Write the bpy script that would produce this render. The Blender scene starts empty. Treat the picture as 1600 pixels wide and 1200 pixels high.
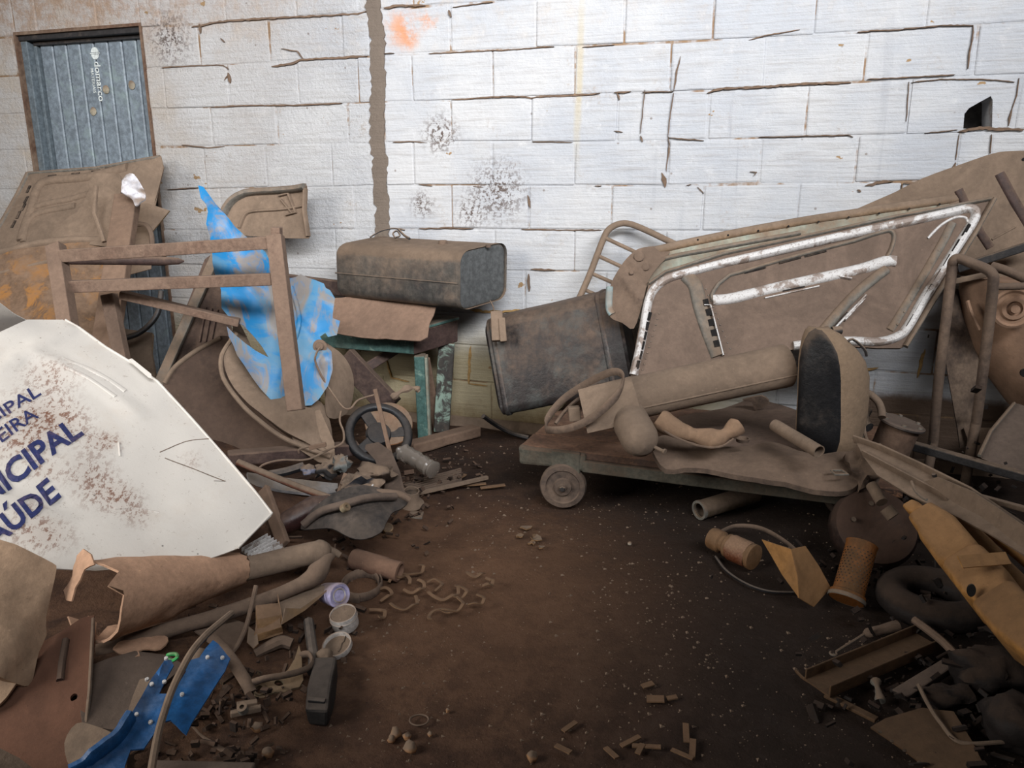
import bpy, bmesh, math, random
from mathutils import Vector, Matrix, noise
from mathutils.geometry import delaunay_2d_cdt
random.seed(7); noise.seed_set(3)
R = math.radians
C = bpy.context.scene.collection
sc = bpy.context.scene
V = Vector
# ------------------------------------------------------------------ camera, world, lights, exposure
FPX, PITCH, CAMH = 1200.0, R(14.3), 1.15
cam_d = bpy.data.cameras.new('camera'); cam = bpy.data.objects.new('camera', cam_d); C.objects.link(cam)
cam_d.sensor_width = 36; cam_d.lens = 27; cam_d.clip_start = .02
cam.location = (0, 0, CAMH); cam.rotation_euler = (R(90) - PITCH, 0, 0)
sc.camera = cam
world = bpy.data.worlds.new('world'); sc.world = world; world.use_nodes = True
bg = world.node_tree.nodes['Background']; bg.inputs[0].default_value = (.80, .87, 1, 1); bg.inputs[1].default_value = .10
def area(name, loc, target, sx, sy, power, col, spread=180):
    d = bpy.data.lights.new(name, 'AREA'); d.shape = 'RECTANGLE'; d.size = sx; d.size_y = sy
    d.energy = power; d.color = col; d.spread = R(spread)
    o = bpy.data.objects.new(name, d); C.objects.link(o); o.location = loc
    o.rotation_euler = (V(target) - V(loc)).to_track_quat('-Z', 'Y').to_euler(); return o
# daylight through a side opening at the left, and an added high lamp behind the camera, spread narrowed to leave the near floor dark
area('side_opening_daylight', (-3.3, .2, 2.1), (-.9, 2.2, .3), 1.8, 1.6, 54, (1.0, .96, .91), 120)
area('added_upper_wall_light', (.9, -1.0, 3.2), (-.5, 3.8, 1.95), 4.2, .7, 122, (.96, .97, 1.0), 76)
sc.view_settings.view_transform = 'Standard'; sc.view_settings.look = 'None'
sc.view_settings.exposure = 0.0; sc.view_settings.gamma = 1; sc.view_settings.use_curve_mapping = False
# ------------------------------------------------------------------ where things stand
CP, SP = math.cos(PITCH), math.sin(PITCH)
YAW, WD = R(17.5), 3.635
WN = V((-math.sin(YAW), -math.cos(YAW), 0)); WS = V((math.cos(YAW), -math.sin(YAW), 0)); WO = V((0, WD, 0))
CAM = V((0, 0, CAMH))
def ray(px, py):
    x = (px - 800) / FPX; v = -(py - 600) / FPX
    return V((x, CP + v * SP, -SP + v * CP))
def P(px, py, Y): r = ray(px, py); return CAM + r * (Y / r.y)
def PZ(px, py, z=0): r = ray(px, py); return CAM + r * ((z - CAMH) / r.z)
def PW(px, py, off=0): r = ray(px, py); return CAM + r * ((WN.dot(WO) + off) / WN.dot(r))
def wl(s, z, off=0): p = WO + WS * s + WN * off; return V((p.x, p.y, z))
def ws(px, py): return (PW(px, py) - WO).dot(WS)
class Plane:
    def __init__(s, a, b, c):
        a, b, c = [P(*q) if not isinstance(q, Vector) else q for q in (a, b, c)]
        s.o = a; n = (b - a).cross(c - a).normalized()
        if n.dot(CAM - a) < 0: n = -n
        s.n = n; u = (b - a).normalized(); s.u = u; s.v = n.cross(u)
    def hit(s, px, py): r = ray(px, py); return CAM + r * (s.n.dot(s.o - CAM) / s.n.dot(r))
    def uv(s, p): d = p - s.o; return (d.dot(s.u), d.dot(s.v))
    def at(s, u, v, h=0): return s.o + s.u * u + s.v * v + s.n * h
# ------------------------------------------------------------------ objects
tops = []
def tag(o, label=None, cat=None, group=None, kind=None):
    if label: o['label'] = label
    if cat: o['category'] = cat
    if group: o['group'] = group
    if kind: o['kind'] = kind
    return o
def thing(name, label, cat, group=None):
    o = bpy.data.objects.new(name, None); C.objects.link(o); o.empty_display_size = .05
    tops.append(o); return tag(o, label, cat, group)
class MB:
    def __init__(s): s.v = []; s.f = []; s.m = []
    def add(s, vs, fs, mi=0):
        b = len(s.v); s.v += [V(p) for p in vs]; s.f += [tuple(i + b for i in f) for f in fs]; s.m += [mi] * len(fs); return s
    def join(s, o, mi=0): return s.add(o.v, o.f, mi)
    def box(s, o, a, b, c, mi=0):
        o, a, b, c = V(o), V(a), V(b), V(c)
        return s.add([o, o + a, o + a + b, o + b, o + c, o + a + c, o + a + b + c, o + b + c],
                     [(3, 2, 1, 0), (4, 5, 6, 7), (0, 1, 5, 4), (1, 2, 6, 5), (2, 3, 7, 6), (3, 0, 4, 7)], mi)
    def bar(s, p, q, w, h, up=(0, 0, 1), mi=0):
        p, q = V(p), V(q); d = q - p; sd = d.cross(V(up)).normalized(); u = sd.cross(d).normalized()
        return s.box(p - sd * w / 2 - u * h / 2, d, sd * w, u * h, mi)
    def tube(s, pts, r, n=10, closed=False, cap=True, flat=None, mi=0):
        pts = [V(p) for p in pts]; N = len(pts)
        if not isinstance(r, (list, tuple)): r = [r] * N
        T = []
        for i in range(N):
            a = pts[(i - 1) % N] if closed or i > 0 else pts[i]; b = pts[(i + 1) % N] if closed or i < N - 1 else pts[i]
            T.append((b - a).normalized() if (b - a).length > 1e-9 else V((0, 0, 1)))
        ref = V((0, 0, 1)) if flat is None else V(flat[0])
        if abs(T[0].dot(ref)) > .95: ref = V((1, 0, 0))
        u = (ref - T[0] * ref.dot(T[0])).normalized(); vs = []
        for i in range(N):
            if flat is not None: u = (ref - T[i] * ref.dot(T[i]))
            else: u = u - T[i] * u.dot(T[i])
            u = u.normalized(); w = T[i].cross(u); fa = 1 if flat is None else flat[1]
            for k in range(n):
                a = 2 * math.pi * k / n
                vs.append(pts[i] + u * (math.cos(a) * r[i]) + w * (math.sin(a) * r[i] * fa))
        fs = []
        for i in range(N if closed else N - 1):
            j = (i + 1) % N
            for k in range(n): l = (k + 1) % n; fs.append((i * n + k, i * n + l, j * n + l, j * n + k))
        if cap and not closed: fs.append(tuple(reversed(range(n)))); fs.append(tuple((N - 1) * n + k for k in range(n)))
        return s.add(vs, fs, mi)
    def lathe(s, p, d, prof, n=24, mi=0, squash=1, ref=None):
        p, d = V(p), V(d).normalized(); rf = V(ref) if ref else (V((0, 0, 1)) if abs(d.z) < .9 else V((1, 0, 0)))
        u = (rf - d * rf.dot(d)).normalized(); w = d.cross(u); vs = []
        for r, h in prof:
            for k in range(n):
                a = 2 * math.pi * k / n; vs.append(p + d * h + u * (math.cos(a) * max(r, 1e-5)) + w * (math.sin(a) * max(r, 1e-5) * squash))
        fs = [(i * n + k, i * n + (k + 1) % n, (i + 1) * n + (k + 1) % n, (i + 1) * n + k) for i in range(len(prof) - 1) for k in range(n)]
        return s.add(vs, fs, mi)
    def loft(s, secs, closed=True, cap=True, mi=0):
        n = len(secs[0]); vs = [p for q in secs for p in q]; fs = []
        for i in range(len(secs) - 1):
            for k in range(n if closed else n - 1):
                l = (k + 1) % n; fs.append((i * n + k, i * n + l, (i + 1) * n + l, (i + 1) * n + k))
        if cap and closed: fs.append(tuple(reversed(range(n)))); fs.append(tuple((len(secs) - 1) * n + k for k in range(n)))
        return s.add(vs, fs, mi)
    def prism(s, pts, vec, mi=0):
        pts = [V(p) for p in pts]; n = len(pts); vec = V(vec)
        return s.add(pts + [p + vec for p in pts], [tuple(range(n)), tuple(reversed(range(n, 2 * n)))] + [(i, i + n, (i + 1) % n + n, (i + 1) % n) for i in range(n)], mi)
def out(name, mb, mat, parent=None, label=None, cat=None, group=None, kind=None, bev=0, seg=2, smooth=True, rough=0, rs=12, sharp=40, sub=0):
    me = bpy.data.meshes.new(name); bm = bmesh.new()
    vs = [bm.verts.new(p) for p in mb.v]
    for f, mi in zip(mb.f, mb.m):
        if len(set(f)) < 3: continue
        try: g = bm.faces.new([vs[i] for i in f]); g.material_index = mi
        except ValueError: pass
    bmesh.ops.remove_doubles(bm, verts=bm.verts, dist=1e-5)
    bmesh.ops.recalc_face_normals(bm, faces=bm.faces)
    if bev:
        es = [e for e in bm.edges if len(e.link_faces) == 2 and e.calc_face_angle(0) > R(35)]
        bmesh.ops.bevel(bm, geom=es, offset=bev, segments=seg, profile=.5, affect='EDGES', clamp_overlap=True)
    if sub: bmesh.ops.subdivide_edges(bm, edges=bm.edges, cuts=sub, use_grid_fill=True)
    if rough:
        bm.normal_update()
        for v in bm.verts: v.co += v.normal * (noise.noise(v.co * rs) * rough + noise.noise(v.co * rs * 2.7) * rough * .5)
    if smooth:
        if bev: sharp = 18
        for f in bm.faces: f.smooth = True
        for e in bm.edges:
            if len(e.link_faces) == 2 and e.calc_face_angle(0) > R(sharp): e.smooth = False
    bm.to_mesh(me); bm.free()
    for m in (mat if isinstance(mat, (list, tuple)) else [mat]): me.materials.append(m)
    o = bpy.data.objects.new(name, me); C.objects.link(o)
    if parent: o.parent = parent
    else: tops.append(o)
    return tag(o, label, cat, group, kind)
def finish():
    for o in tops:
        if o.type == 'EMPTY':
            pts = [v.co for c in o.children for v in c.data.vertices]
            if not pts: continue
            lo = V([min(p[i] for p in pts) for i in range(3)]); hi = V([max(p[i] for p in pts) for i in range(3)])
            b = V(((lo.x + hi.x) / 2, (lo.y + hi.y) / 2, lo.z)); o.location = b
            for c in o.children: c.location = c.location - b
        elif o.type == 'MESH' and not o.children and o.get('kind') != 'structure':
            pts = [v.co for v in o.data.vertices]
            lo = V([min(p[i] for p in pts) for i in range(3)]); hi = V([max(p[i] for p in pts) for i in range(3)])
            b = V(((lo.x + hi.x) / 2, (lo.y + hi.y) / 2, lo.z)); o.data.transform(Matrix.Translation(-b)); o.location = b
def spl(pts, k=6, closed=False):
    pts = [V(p) for p in pts]; N = len(pts); r = []
    for i in range(N if closed else N - 1):
        g = lambda j: pts[j % N] if closed else pts[max(0, min(N - 1, j))]
        a, b, c, d = g(i - 1), g(i), g(i + 1), g(i + 2)
        for t in range(k):
            t /= k; r.append(.5 * ((2 * b) + (c - a) * t + (2 * a - 5 * b + 4 * c - d) * t * t + (3 * b - a - 3 * c + d) * t ** 3))
    if not closed: r.append(pts[-1])
    return r
def spl2(pts, k=6, closed=False): return [(p.x, p.y) for p in spl([V((a, b, 0)) for a, b in pts], k, closed)]
def P3(pts): return [P(*q) for q in pts]
def inside(p, poly):
    x, y = p; c = False; n = len(poly); j = n - 1
    for i in range(n):
        xi, yi = poly[i]; xj, yj = poly[j]
        if (yi > y) != (yj > y) and x < (xj - xi) * (y - yi) / (yj - yi) + xi: c = not c
        j = i
    return c
def segd(p, a, b):
    dx, dy = b[0] - a[0], b[1] - a[1]; L = dx * dx + dy * dy
    t = 0 if L == 0 else max(0, min(1, ((p[0] - a[0]) * dx + (p[1] - a[1]) * dy) / L))
    return math.hypot(p[0] - a[0] - t * dx, p[1] - a[1] - t * dy)
def jag(pts, amp, n=5, seed=0):
    """torn edge: extra wobbling points between the corners"""
    rr = random.Random(seed); r = []
    for i, a in enumerate(pts):
        b = pts[(i + 1) % len(pts)]; L = math.hypot(b[0] - a[0], b[1] - a[1]); m = max(1, int(L / n)); r.append(a)
        for k in range(1, m):
            t = k / m; r.append((a[0] + (b[0] - a[0]) * t + rr.uniform(-amp, amp), a[1] + (b[1] - a[1]) * t + rr.uniform(-amp, amp)))
    return r
class Sheet:
    """sheet of metal: outline given where it is seen, laid out in its own plane in the room, dented and given thickness"""
    def __init__(s, outline, plane, th=.004, res=.03, bump=.004, bs=5, bend=None, holes=(), ribs=(), seed=0):
        s.pl = plane; s.bump = bump; s.bs = bs; s.bend = bend; s.ribs = []; s.seed = V((seed * 3.1, seed * 1.7, seed))
        s.out = [plane.uv(plane.hit(*q)) for q in outline]
        s.holes = [[plane.uv(plane.hit(*q)) for q in h] for h in holes]
        for pts, w, h in ribs: s.ribs.append(([plane.uv(plane.hit(*q)) for q in pts], w, h))
        us = [p[0] for p in s.out]; vs = [p[1] for p in s.out]
        s.u0, s.u1, s.v0, s.v1 = min(us), max(us), min(vs), max(vs)
        def dens(poly):
            r = []
            for i, a in enumerate(poly):
                b = poly[(i + 1) % len(poly)]; L = math.hypot(b[0] - a[0], b[1] - a[1]); m = max(1, int(L / (res * 1.2)))
                for k in range(m): r.append((a[0] + (b[0] - a[0]) * k / m, a[1] + (b[1] - a[1]) * k / m))
            return r
        loops = [dens(s.out)] + [dens(h) for h in s.holes]
        pts = []; edges = []; faces = []
        for lp in loops:
            b = len(pts); pts += lp; edges += [(b + i, b + (i + 1) % len(lp)) for i in range(len(lp))]
        allb = list(pts)
        y = s.v0; row = 0
        while y < s.v1:
            x = s.u0 + (res / 2 if row % 2 else 0)
            while x < s.u1:
                q = (x + noise.noise(V((x * 50, y * 50, 1))) * res * .2, y)
                if inside(q, s.out) and not any(inside(q, h) for h in s.holes): pts.append(q)
                x += res
            y += res * .87; row += 1
        r = delaunay_2d_cdt([V(p) for p in pts], edges, [], 0, 1e-5)
        vo, fo = r[0], r[2]
        tris = []
        for f in fo:
            c = (sum(vo[i].x for i in f) / len(f), sum(vo[i].y for i in f) / len(f))
            if inside(c, s.out) and not any(inside(c, h) for h in s.holes): tris.append(tuple(f))
        mb = MB(); top = []; bot = []
        for p in vo:
            q = s.pt(p.x, p.y); top.append(q); bot.append(q - plane.n * th)
        n = len(vo); cnt = {}
        for f in tris:
            for i in range(len(f)):
                e = (f[i], f[(i + 1) % len(f)]); cnt[e] = cnt.get(e, 0) + 1
        fs = list(tris) + [tuple(i + n for i in reversed(f)) for f in tris]
        for a, b in cnt:
            if (b, a) not in cnt: fs.append((b, a, a + n, b + n))
        mb.add(top + bot, fs); s.mb = mb
    def h(s, u, v):
        U = (u - s.u0) / (s.u1 - s.u0 + 1e-9); W = (v - s.v0) / (s.v1 - s.v0 + 1e-9)
        p = V((u, v, 0)) * s.bs + s.seed
        r = (noise.noise(p) + .4 * noise.noise(p * 2.3)) * s.bump
        if s.bend: r += s.bend(U, W)
        for pts, w, h in s.ribs:
            d = min(segd((u, v), pts[i], pts[i + 1]) for i in range(len(pts) - 1))
            if d < w: t = 1 - d / w; r += h * min(1, t * t * (3 - 2 * t) * 1.6)
        return r
    def pt(s, u, v, off=0): return s.pl.at(u, v, s.h(u, v) + off)
    def on(s, px, py, off=0): u, v = s.pl.uv(s.pl.hit(px, py)); return s.pt(u, v, off)
def sheet(name, outline, anchors, mat, parent=None, label=None, cat=None, group=None, **k):
    pl = anchors if isinstance(anchors, Plane) else Plane(*anchors)
    s = Sheet(outline, pl, **k); s.o = out(name, s.mb, mat, parent, label, cat, group, sharp=50); return s
def strip_on(mb, s, pts, w, h, off=.001, k=1, mi=0, half=5):
    """raised rounded rib that follows a sheet"""
    path = [s.on(a, b, off) for a, b in pts]
    return mb.tube(path, w, 8, flat=(tuple(s.pl.n.cross((path[-1] - path[0]).normalized())), h / w), mi=mi)
def rib(mb, s, pts, w, h, mi=0, closed=False):
    path = [s.on(a, b, 0) for a, b in pts]; N = len(path); n = s.pl.n; secs = []
    prof = [(-1, 0), (-.75, .75), (-.4, 1), (.4, 1), (.75, .75), (1, 0), (1, -.3), (-1, -.3)]
    for i in range(N):
        if closed: t = path[(i + 1) % N] - path[i - 1]
        else: t = path[min(N - 1, i + 1)] - path[max(0, i - 1)]
        sd = t.cross(n).normalized()
        secs.append([path[i] + sd * (a * w / 2) + n * (b * h) for a, b in prof])
    if closed: secs.append(secs[0])
    return mb.loft(secs, mi=mi, cap=not closed)
# ------------------------------------------------------------------ materials
def lin(c): return tuple(((x / 255 + .055) / 1.055) ** 2.4 if x > 10 else x / 255 / 12.92 for x in c)
def rgb(*c): return lin(c) + (1,)
class NT:
    def __init__(s, name):
        s.m = bpy.data.materials.new(name); s.m.use_nodes = True; s.t = s.m.node_tree; s.t.nodes.clear()
        s.o = s.t.nodes.new('ShaderNodeOutputMaterial'); s.b = s.t.nodes.new('ShaderNodeBsdfPrincipled')
        s.t.links.new(s.b.outputs[0], s.o.inputs[0]); g = s.t.nodes.new('ShaderNodeNewGeometry'); s.pos = g.outputs['Position']; s.nor = g.outputs['Normal']
    def put(s, sock, v):
        if hasattr(v, 'is_linked') or isinstance(v, bpy.types.NodeSocket): s.t.links.new(v, sock)
        else: sock.default_value = v
    def noise(s, scale, det=5, rough=.6, vec=None, dist=0):
        n = s.t.nodes.new('ShaderNodeTexNoise'); n.inputs['Scale'].default_value = scale; n.inputs['Detail'].default_value = det
        n.inputs['Roughness'].default_value = rough; n.inputs['Distortion'].default_value = dist; s.put(n.inputs['Vector'], vec or s.pos); return n.outputs['Fac']
    def vor(s, scale, vec=None, feat='F1'):
        n = s.t.nodes.new('ShaderNodeTexVoronoi'); n.feature = feat; n.inputs['Scale'].default_value = scale; s.put(n.inputs['Vector'], vec or s.pos); return n.outputs['Distance']
    def scale(s, v3, vec=None, loc=(0, 0, 0), rot=(0, 0, 0)):
        n = s.t.nodes.new('ShaderNodeMapping'); n.inputs['Scale'].default_value = v3; n.inputs['Location'].default_value = loc; n.inputs['Rotation'].default_value = rot
        s.put(n.inputs['Vector'], vec or s.pos); return n.outputs[0]
    def ramp(s, f, a, b, lo=0., hi=1.):
        n = s.t.nodes.new('ShaderNodeMapRange'); n.interpolation_type = 'SMOOTHSTEP'; s.put(n.inputs[0], f)
        n.inputs[1].default_value = a; n.inputs[2].default_value = b; n.inputs[3].default_value = lo; n.inputs[4].default_value = hi; return n.outputs[0]
    def math(s, op, a, b=0.):
        n = s.t.nodes.new('ShaderNodeMath'); n.operation = op; s.put(n.inputs[0], a); s.put(n.inputs[1], b); n.use_clamp = op in ('ADD',); return n.outputs[0]
    def mix(s, f, a, b):
        n = s.t.nodes.new('ShaderNodeMix'); n.data_type = 'RGBA'; s.put(n.inputs[0], f); s.put(n.inputs[6], a); s.put(n.inputs[7], b); return n.outputs[2]
    def sep(s, v):
        n = s.t.nodes.new('ShaderNodeSeparateXYZ'); s.put(n.inputs[0], v); return n.outputs
    def near(s, c, r0, r1):
        n = s.t.nodes.new('ShaderNodeVectorMath'); n.operation = 'DISTANCE'; s.put(n.inputs[0], s.pos); n.inputs[1].default_value = tuple(c); return s.ramp(n.outputs['Value'], r0, r1, 1., 0.)
    def done(s, col, rough=.8, bump=None, bd=.004, bstr=.6, metal=0., spec=.3):
        s.put(s.b.inputs['Base Color'], col); s.put(s.b.inputs['Roughness'], rough); s.put(s.b.inputs['Metallic'], metal); s.b.inputs['Specular IOR Level'].default_value = spec
        if bump is not None:
            n = s.t.nodes.new('ShaderNodeBump'); n.inputs['Distance'].default_value = bd; n.inputs['Strength'].default_value = bstr; s.put(n.inputs['Height'], bump); s.t.links.new(n.outputs[0], s.b.inputs['Normal'])
        return s.m
DUST = (124, 106, 90)
def dusty(name, base, dust=.5, dcol=DUST, rough=.6, metal=0., third=None, tf=.62, tw=.055, sc_=6, bd=.002, spec=.35, top=.5, streak=0):
    """paint or metal under dust that settles on faces looking up"""
    t = NT(name); n1 = t.noise(sc_, 6, .62); n2 = t.noise(sc_ * 7, 5, .7); n3 = t.noise(90, 3, .7)
    up = t.ramp(t.sep(t.nor)[2], -.2, .8)
    f = t.math('ADD', t.math('MULTIPLY', n1, .9), t.math('MULTIPLY', up, top)); th = 1.05 - dust
    f = t.ramp(t.math('ADD', t.math('MULTIPLY', f, .8), t.math('MULTIPLY', n2, .3)), th - .28, th + .12)
    b = t.mix(t.ramp(n2, .35, .7), rgb(*[x * .84 for x in base]), rgb(*[min(255, x * 1.08) for x in base]))
    if third: b = t.mix(t.ramp(t.noise(sc_ * 1.7, 6, .7, dist=.6), tf - tw, tf + tw), b, rgb(*third))
    d = t.mix(n2, rgb(*[x * .80 for x in dcol]), rgb(*[min(255, x * 1.16) for x in dcol]))
    d = t.mix(t.ramp(t.noise(3.3, 6, .7, dist=.8), .42, .62, 0, .45), d, rgb(*[x * .74 for x in dcol]))
    d = t.mix(t.ramp(n3, .66, .76, 0, .4), d, rgb(*[min(255, x * 1.4) for x in dcol]))
    if streak: b = t.mix(t.ramp(t.noise(4, 4, .7, vec=t.scale((14, 14, 1.2))), .5, .7, 0, streak), b, rgb(*[x * .45 for x in base]))
    col = t.mix(f, b, d)
    col = t.mix(t.ramp(t.vor(70), .05, .12, .35, 0.), col, rgb(*[x * .5 for x in dcol]))
    t.done(col, t.math('ADD', t.math('MULTIPLY', f, .5), rough), t.math('ADD', t.math('MULTIPLY', n2, .7), t.math('MULTIPLY', n3, .35)), bd * 1.3, .9, metal, spec)
    return t.m
# ------------------------------------------------------------------ setting
def wall_mat(name, kind):
    t = NT(name); z = t.sep(t.pos)[2]; x = t.sep(t.pos)[0]
    n1 = t.noise(2.2, 6, .65); n2 = t.noise(11, 7, .72); n3 = t.noise(55, 5, .75); br = t.noise(9, 5, .6, vec=t.scale((.5, .5, 9)))
    col = t.mix(t.ramp(n1, .3, .7), rgb(190, 190, 190), rgb(172, 175, 180))
    col = t.mix(t.ramp(br, .46, .72, 0, .45), col, rgb(156, 152, 149))
    col = t.mix(t.ramp(n2, .56, .74, 0, .5), col, rgb(206, 206, 205))
    # weathered upper left
    lf = t.ramp(x, -2.9, -.3, 1., 0.)
    col = t.mix(t.math('MULTIPLY', lf, t.ramp(n1, .36, .68, .15, .85)), col, rgb(182, 164, 140))
    hi = t.math('MULTIPLY', t.ramp(z, 1.75, 2.1), t.ramp(x, -.6, -2.2)) 
    col = t.mix(t.math('MULTIPLY', hi, t.ramp(n2, .4, .62, .2, .85)), col, rgb(150, 116, 88))
    col = t.mix(t.math('MULTIPLY', t.ramp(z, 1.6, 2.1), t.ramp(n2, .45, .7, 0, .5)), col, rgb(176, 160, 142))
    # brown scuffs where the paint is thin
    col = t.mix(t.math('MULTIPLY', t.ramp(t.noise(5, 8, .8), .56, .68), t.ramp(n3, .45, .62, 0, .55)), col, rgb(150, 132, 114))
    # ochre damp band near the floor
    lo = t.math('MULTIPLY', t.ramp(t.math('ADD', z, t.math('MULTIPLY', n1, .25)), .72, .42), t.ramp(x, 1.3, .7))
    col = t.mix(t.math('MULTIPLY', lo, .85), col, t.mix(n2, rgb(186, 172, 136), rgb(160, 144, 104)))
    lo2 = t.ramp(t.math('ADD', z, t.math('MULTIPLY', n2, .2)), .26, .08)
    col = t.mix(lo2, col, rgb(112, 92, 62))
    dk = t.math('MULTIPLY', t.ramp(x, 1.25, 1.5), t.ramp(t.math('ADD', z, t.math('MULTIPLY', n2, .05)), .36, .31))
    col = t.mix(dk, col, rgb(92, 76, 64))
    # peeled spots, mould specks, drips
    peel = t.ramp(t.noise(7.5, 4, .55, vec=t.scale((1, 1, 1.6), loc=(3, 1, 2))), .695, .705)
    col = t.mix(peel, col, rgb(150, 124, 92))
    for (px, py, r0, r1) in ((688, 210, .01, .14), (778, 300, .01, .22), (735, 330, .0, .12), (425, 350, 0, .2), (660, 320, 0, .1), (1560, 255, 0, .05), (265, 60, 0, .2)):
        m = t.math('MULTIPLY', t.near(PW(px, py), r0, r1), t.ramp(n3, .49, .56)); col = t.mix(m, col, rgb(92, 80, 74))
    for (px, py, r1) in ((628, 45, .13), (668, 30, .07), (640, 62, .06)):
        col = t.mix(t.math('MULTIPLY', t.near(PW(px, py), 0, r1), t.ramp(n2, .38, .6, 0, .9)), col, rgb(198, 136, 96))
    for (px, c) in ((368, (176, 140, 84)), (905, (186, 172, 138)), (735, (196, 186, 160))):
        q = PW(px, 120); m = t.near(q, 0, .5)
        d = t.math('ABSOLUTE', t.math('SUBTRACT', t.math('ADD', x, t.math('MULTIPLY', n1, .05)), q.x + .025)); col = t.mix(t.math('MULTIPLY', m, t.ramp(d, .022, .004, 0, .6)), col, rgb(*c))
    dr = t.ramp(t.noise(14, 3, .6, vec=t.scale((1.3, 1.3, .06))), .56, .66)
    m = t.math('MULTIPLY', t.math('MULTIPLY', dr, t.near(PW(1200, 210), .15, .75)), .38); col = t.mix(m, col, rgb(130, 132, 140))
    col = t.mix(t.math('MULTIPLY', t.ramp(t.vor(9), .03, .065, 1, 0), .6), col, rgb(108, 92, 80))
    if kind == 'joint':
        col = t.mix(t.ramp(t.noise(3.1, 5, .7, vec=t.scale((1, 1, 1), loc=(5, 2, 1))), .50, .60, 0, .95), col, t.mix(n2, rgb(150, 122, 92), rgb(120, 96, 74)))
    if kind == 'mortar': col = t.mix(n2, rgb(122, 110, 99), rgb(98, 88, 79))
    lr = t.ramp(x, -.55, -.75)
    b = t.math('ADD', t.math('MULTIPLY', n3, t.math('ADD', .35, t.math('MULTIPLY', lr, .6))), t.math('MULTIPLY', br, .4))
    t.done(col, .85, b, .013, .9, 0, .2); return t.m
M_BLOCK = wall_mat('painted_concrete_block', 'block'); M_JOINT = wall_mat('painted_mortar', 'joint'); M_MORT = wall_mat('bare_mortar', 'mortar')
def floor_mat():
    t = NT('oily_dirt_floor'); n1 = t.noise(1.6, 6, .65); n2 = t.noise(9, 7, .75); n3 = t.noise(60, 5, .8)
    col = t.mix(t.ramp(n1, .35, .65), rgb(70, 49, 37), rgb(98, 72, 54))
    col = t.mix(t.ramp(n2, .42, .62, 0, .8), col, rgb(52, 37, 30))
    x, y, z = t.sep(t.pos)
    oil = t.math('MULTIPLY', t.ramp(t.math('ADD', x, t.math('MULTIPLY', n1, .8)), .2, 1.0), .9)  # shade of the right foreground painted into the floor as darker oily dirt
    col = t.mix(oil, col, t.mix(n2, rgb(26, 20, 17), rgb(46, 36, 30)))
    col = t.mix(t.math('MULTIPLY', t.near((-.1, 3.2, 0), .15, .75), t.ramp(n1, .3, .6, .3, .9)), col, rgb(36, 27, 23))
    col = t.mix(t.math('MULTIPLY', t.near((-.15, 2.1, 0), .1, .9), .45), col, rgb(112, 82, 60))
    col = t.mix(t.ramp(n3, .64, .72, 0, .6), col, rgb(134, 112, 92))
    col = t.mix(t.ramp(n3, .3, .38, .7, 0), col, rgb(28, 20, 17))
    t.done(col, t.ramp(n2, .3, .6, .65, .95), t.math('ADD', t.math('MULTIPLY', n2, .7), t.math('MULTIPLY', n3, .4)), .012, .9, 0, .25); return t.m
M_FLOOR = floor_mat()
# floor: uneven beaten dirt
mb = MB(); nx, ny = 150, 130; x0, x1, y0, y1 = -4.2, 3.4, -3.5, 5.4
def fh(x, y):
    e = 1 if y > .6 else 0
    return e * (noise.noise(V((x * 2.3, y * 2.3, 0))) * .007 + noise.noise(V((x * 9, y * 9, 4))) * .0035 - .006)
mb.add([(x0 + (x1 - x0) * i / nx, y0 + (y1 - y0) * j / ny, fh(x0 + (x1 - x0) * i / nx, y0 + (y1 - y0) * j / ny)) for j in range(ny + 1) for i in range(nx + 1)],
       [(j * (nx + 1) + i, j * (nx + 1) + i + 1, (j + 1) * (nx + 1) + i + 1, (j + 1) * (nx + 1) + i) for j in range(ny) for i in range(nx)])
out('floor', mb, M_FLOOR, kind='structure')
# back wall
DS0, DS1 = ws(38, 150), ws(232, 150); DZT = PW(120, 47).z
S0, S1, ZT = -4.1, 3.0, 3.1
wallo = None
HOLE = [(1505, 201), (1507, 178), (1514, 169), (1530, 160), (1548, 150), (1551, 156), (1550, 203)]
hl = [((PW(*q) - WO).dot(WS), PW(*q).z) for q in HOLE]
hl_in = hl
def wplate(outer, holes, front, th, res=None):
    pts = []; edges = []
    for lp in [outer] + holes:
        b = len(pts); pts += [V(p) for p in lp]; edges += [(b + i, b + (i + 1) % len(lp)) for i in range(len(lp))]
    r = delaunay_2d_cdt(pts, edges, [], 0, 1e-5); mb = MB(); vo = r[0]; tris = []
    for f in r[2]:
        c = (sum(vo[i].x for i in f) / len(f), sum(vo[i].y for i in f) / len(f))
        if inside(c, outer) and not any(inside(c, h) for h in holes): tris.append(tuple(f))
    n = len(vo); cnt = {}
    for f in tris:
        for i in range(3): cnt[(f[i], f[(i + 1) % 3])] = 1
    fs = tris + [tuple(i + n for i in reversed(f)) for f in tris] + [(b, a, a + n, b + n) for a, b in cnt if (b, a) not in cnt]
    return mb.add([wl(p.x, p.y, front) for p in vo] + [wl(p.x, p.y, front - th) for p in vo], fs)
door_hole = [(DS0, -.05), (DS0, DZT), (DS1, DZT), (DS1, -.05)]
outer = [(S0, -.05), (DS0, -.05), (DS0, DZT), (DS1, DZT), (DS1, -.05), (S1, -.05), (S1, ZT), (S0, ZT)]
wallo = out('wall_back', wplate(outer, [hl], -.004, .148), M_JOINT, kind='structure', smooth=False)
SEAM = [(ws(588, 0) , 2.4), (ws(588, 60), 0), (ws(592, 330), 0)]
sx = ws(588, 100); seam_w = .055
PITCHB, CH = .4, .2; Z0 = -.045
sj = ws(770, 120)   # a vertical joint of the course z 1.56-1.76
rb = random.Random(5)
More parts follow.
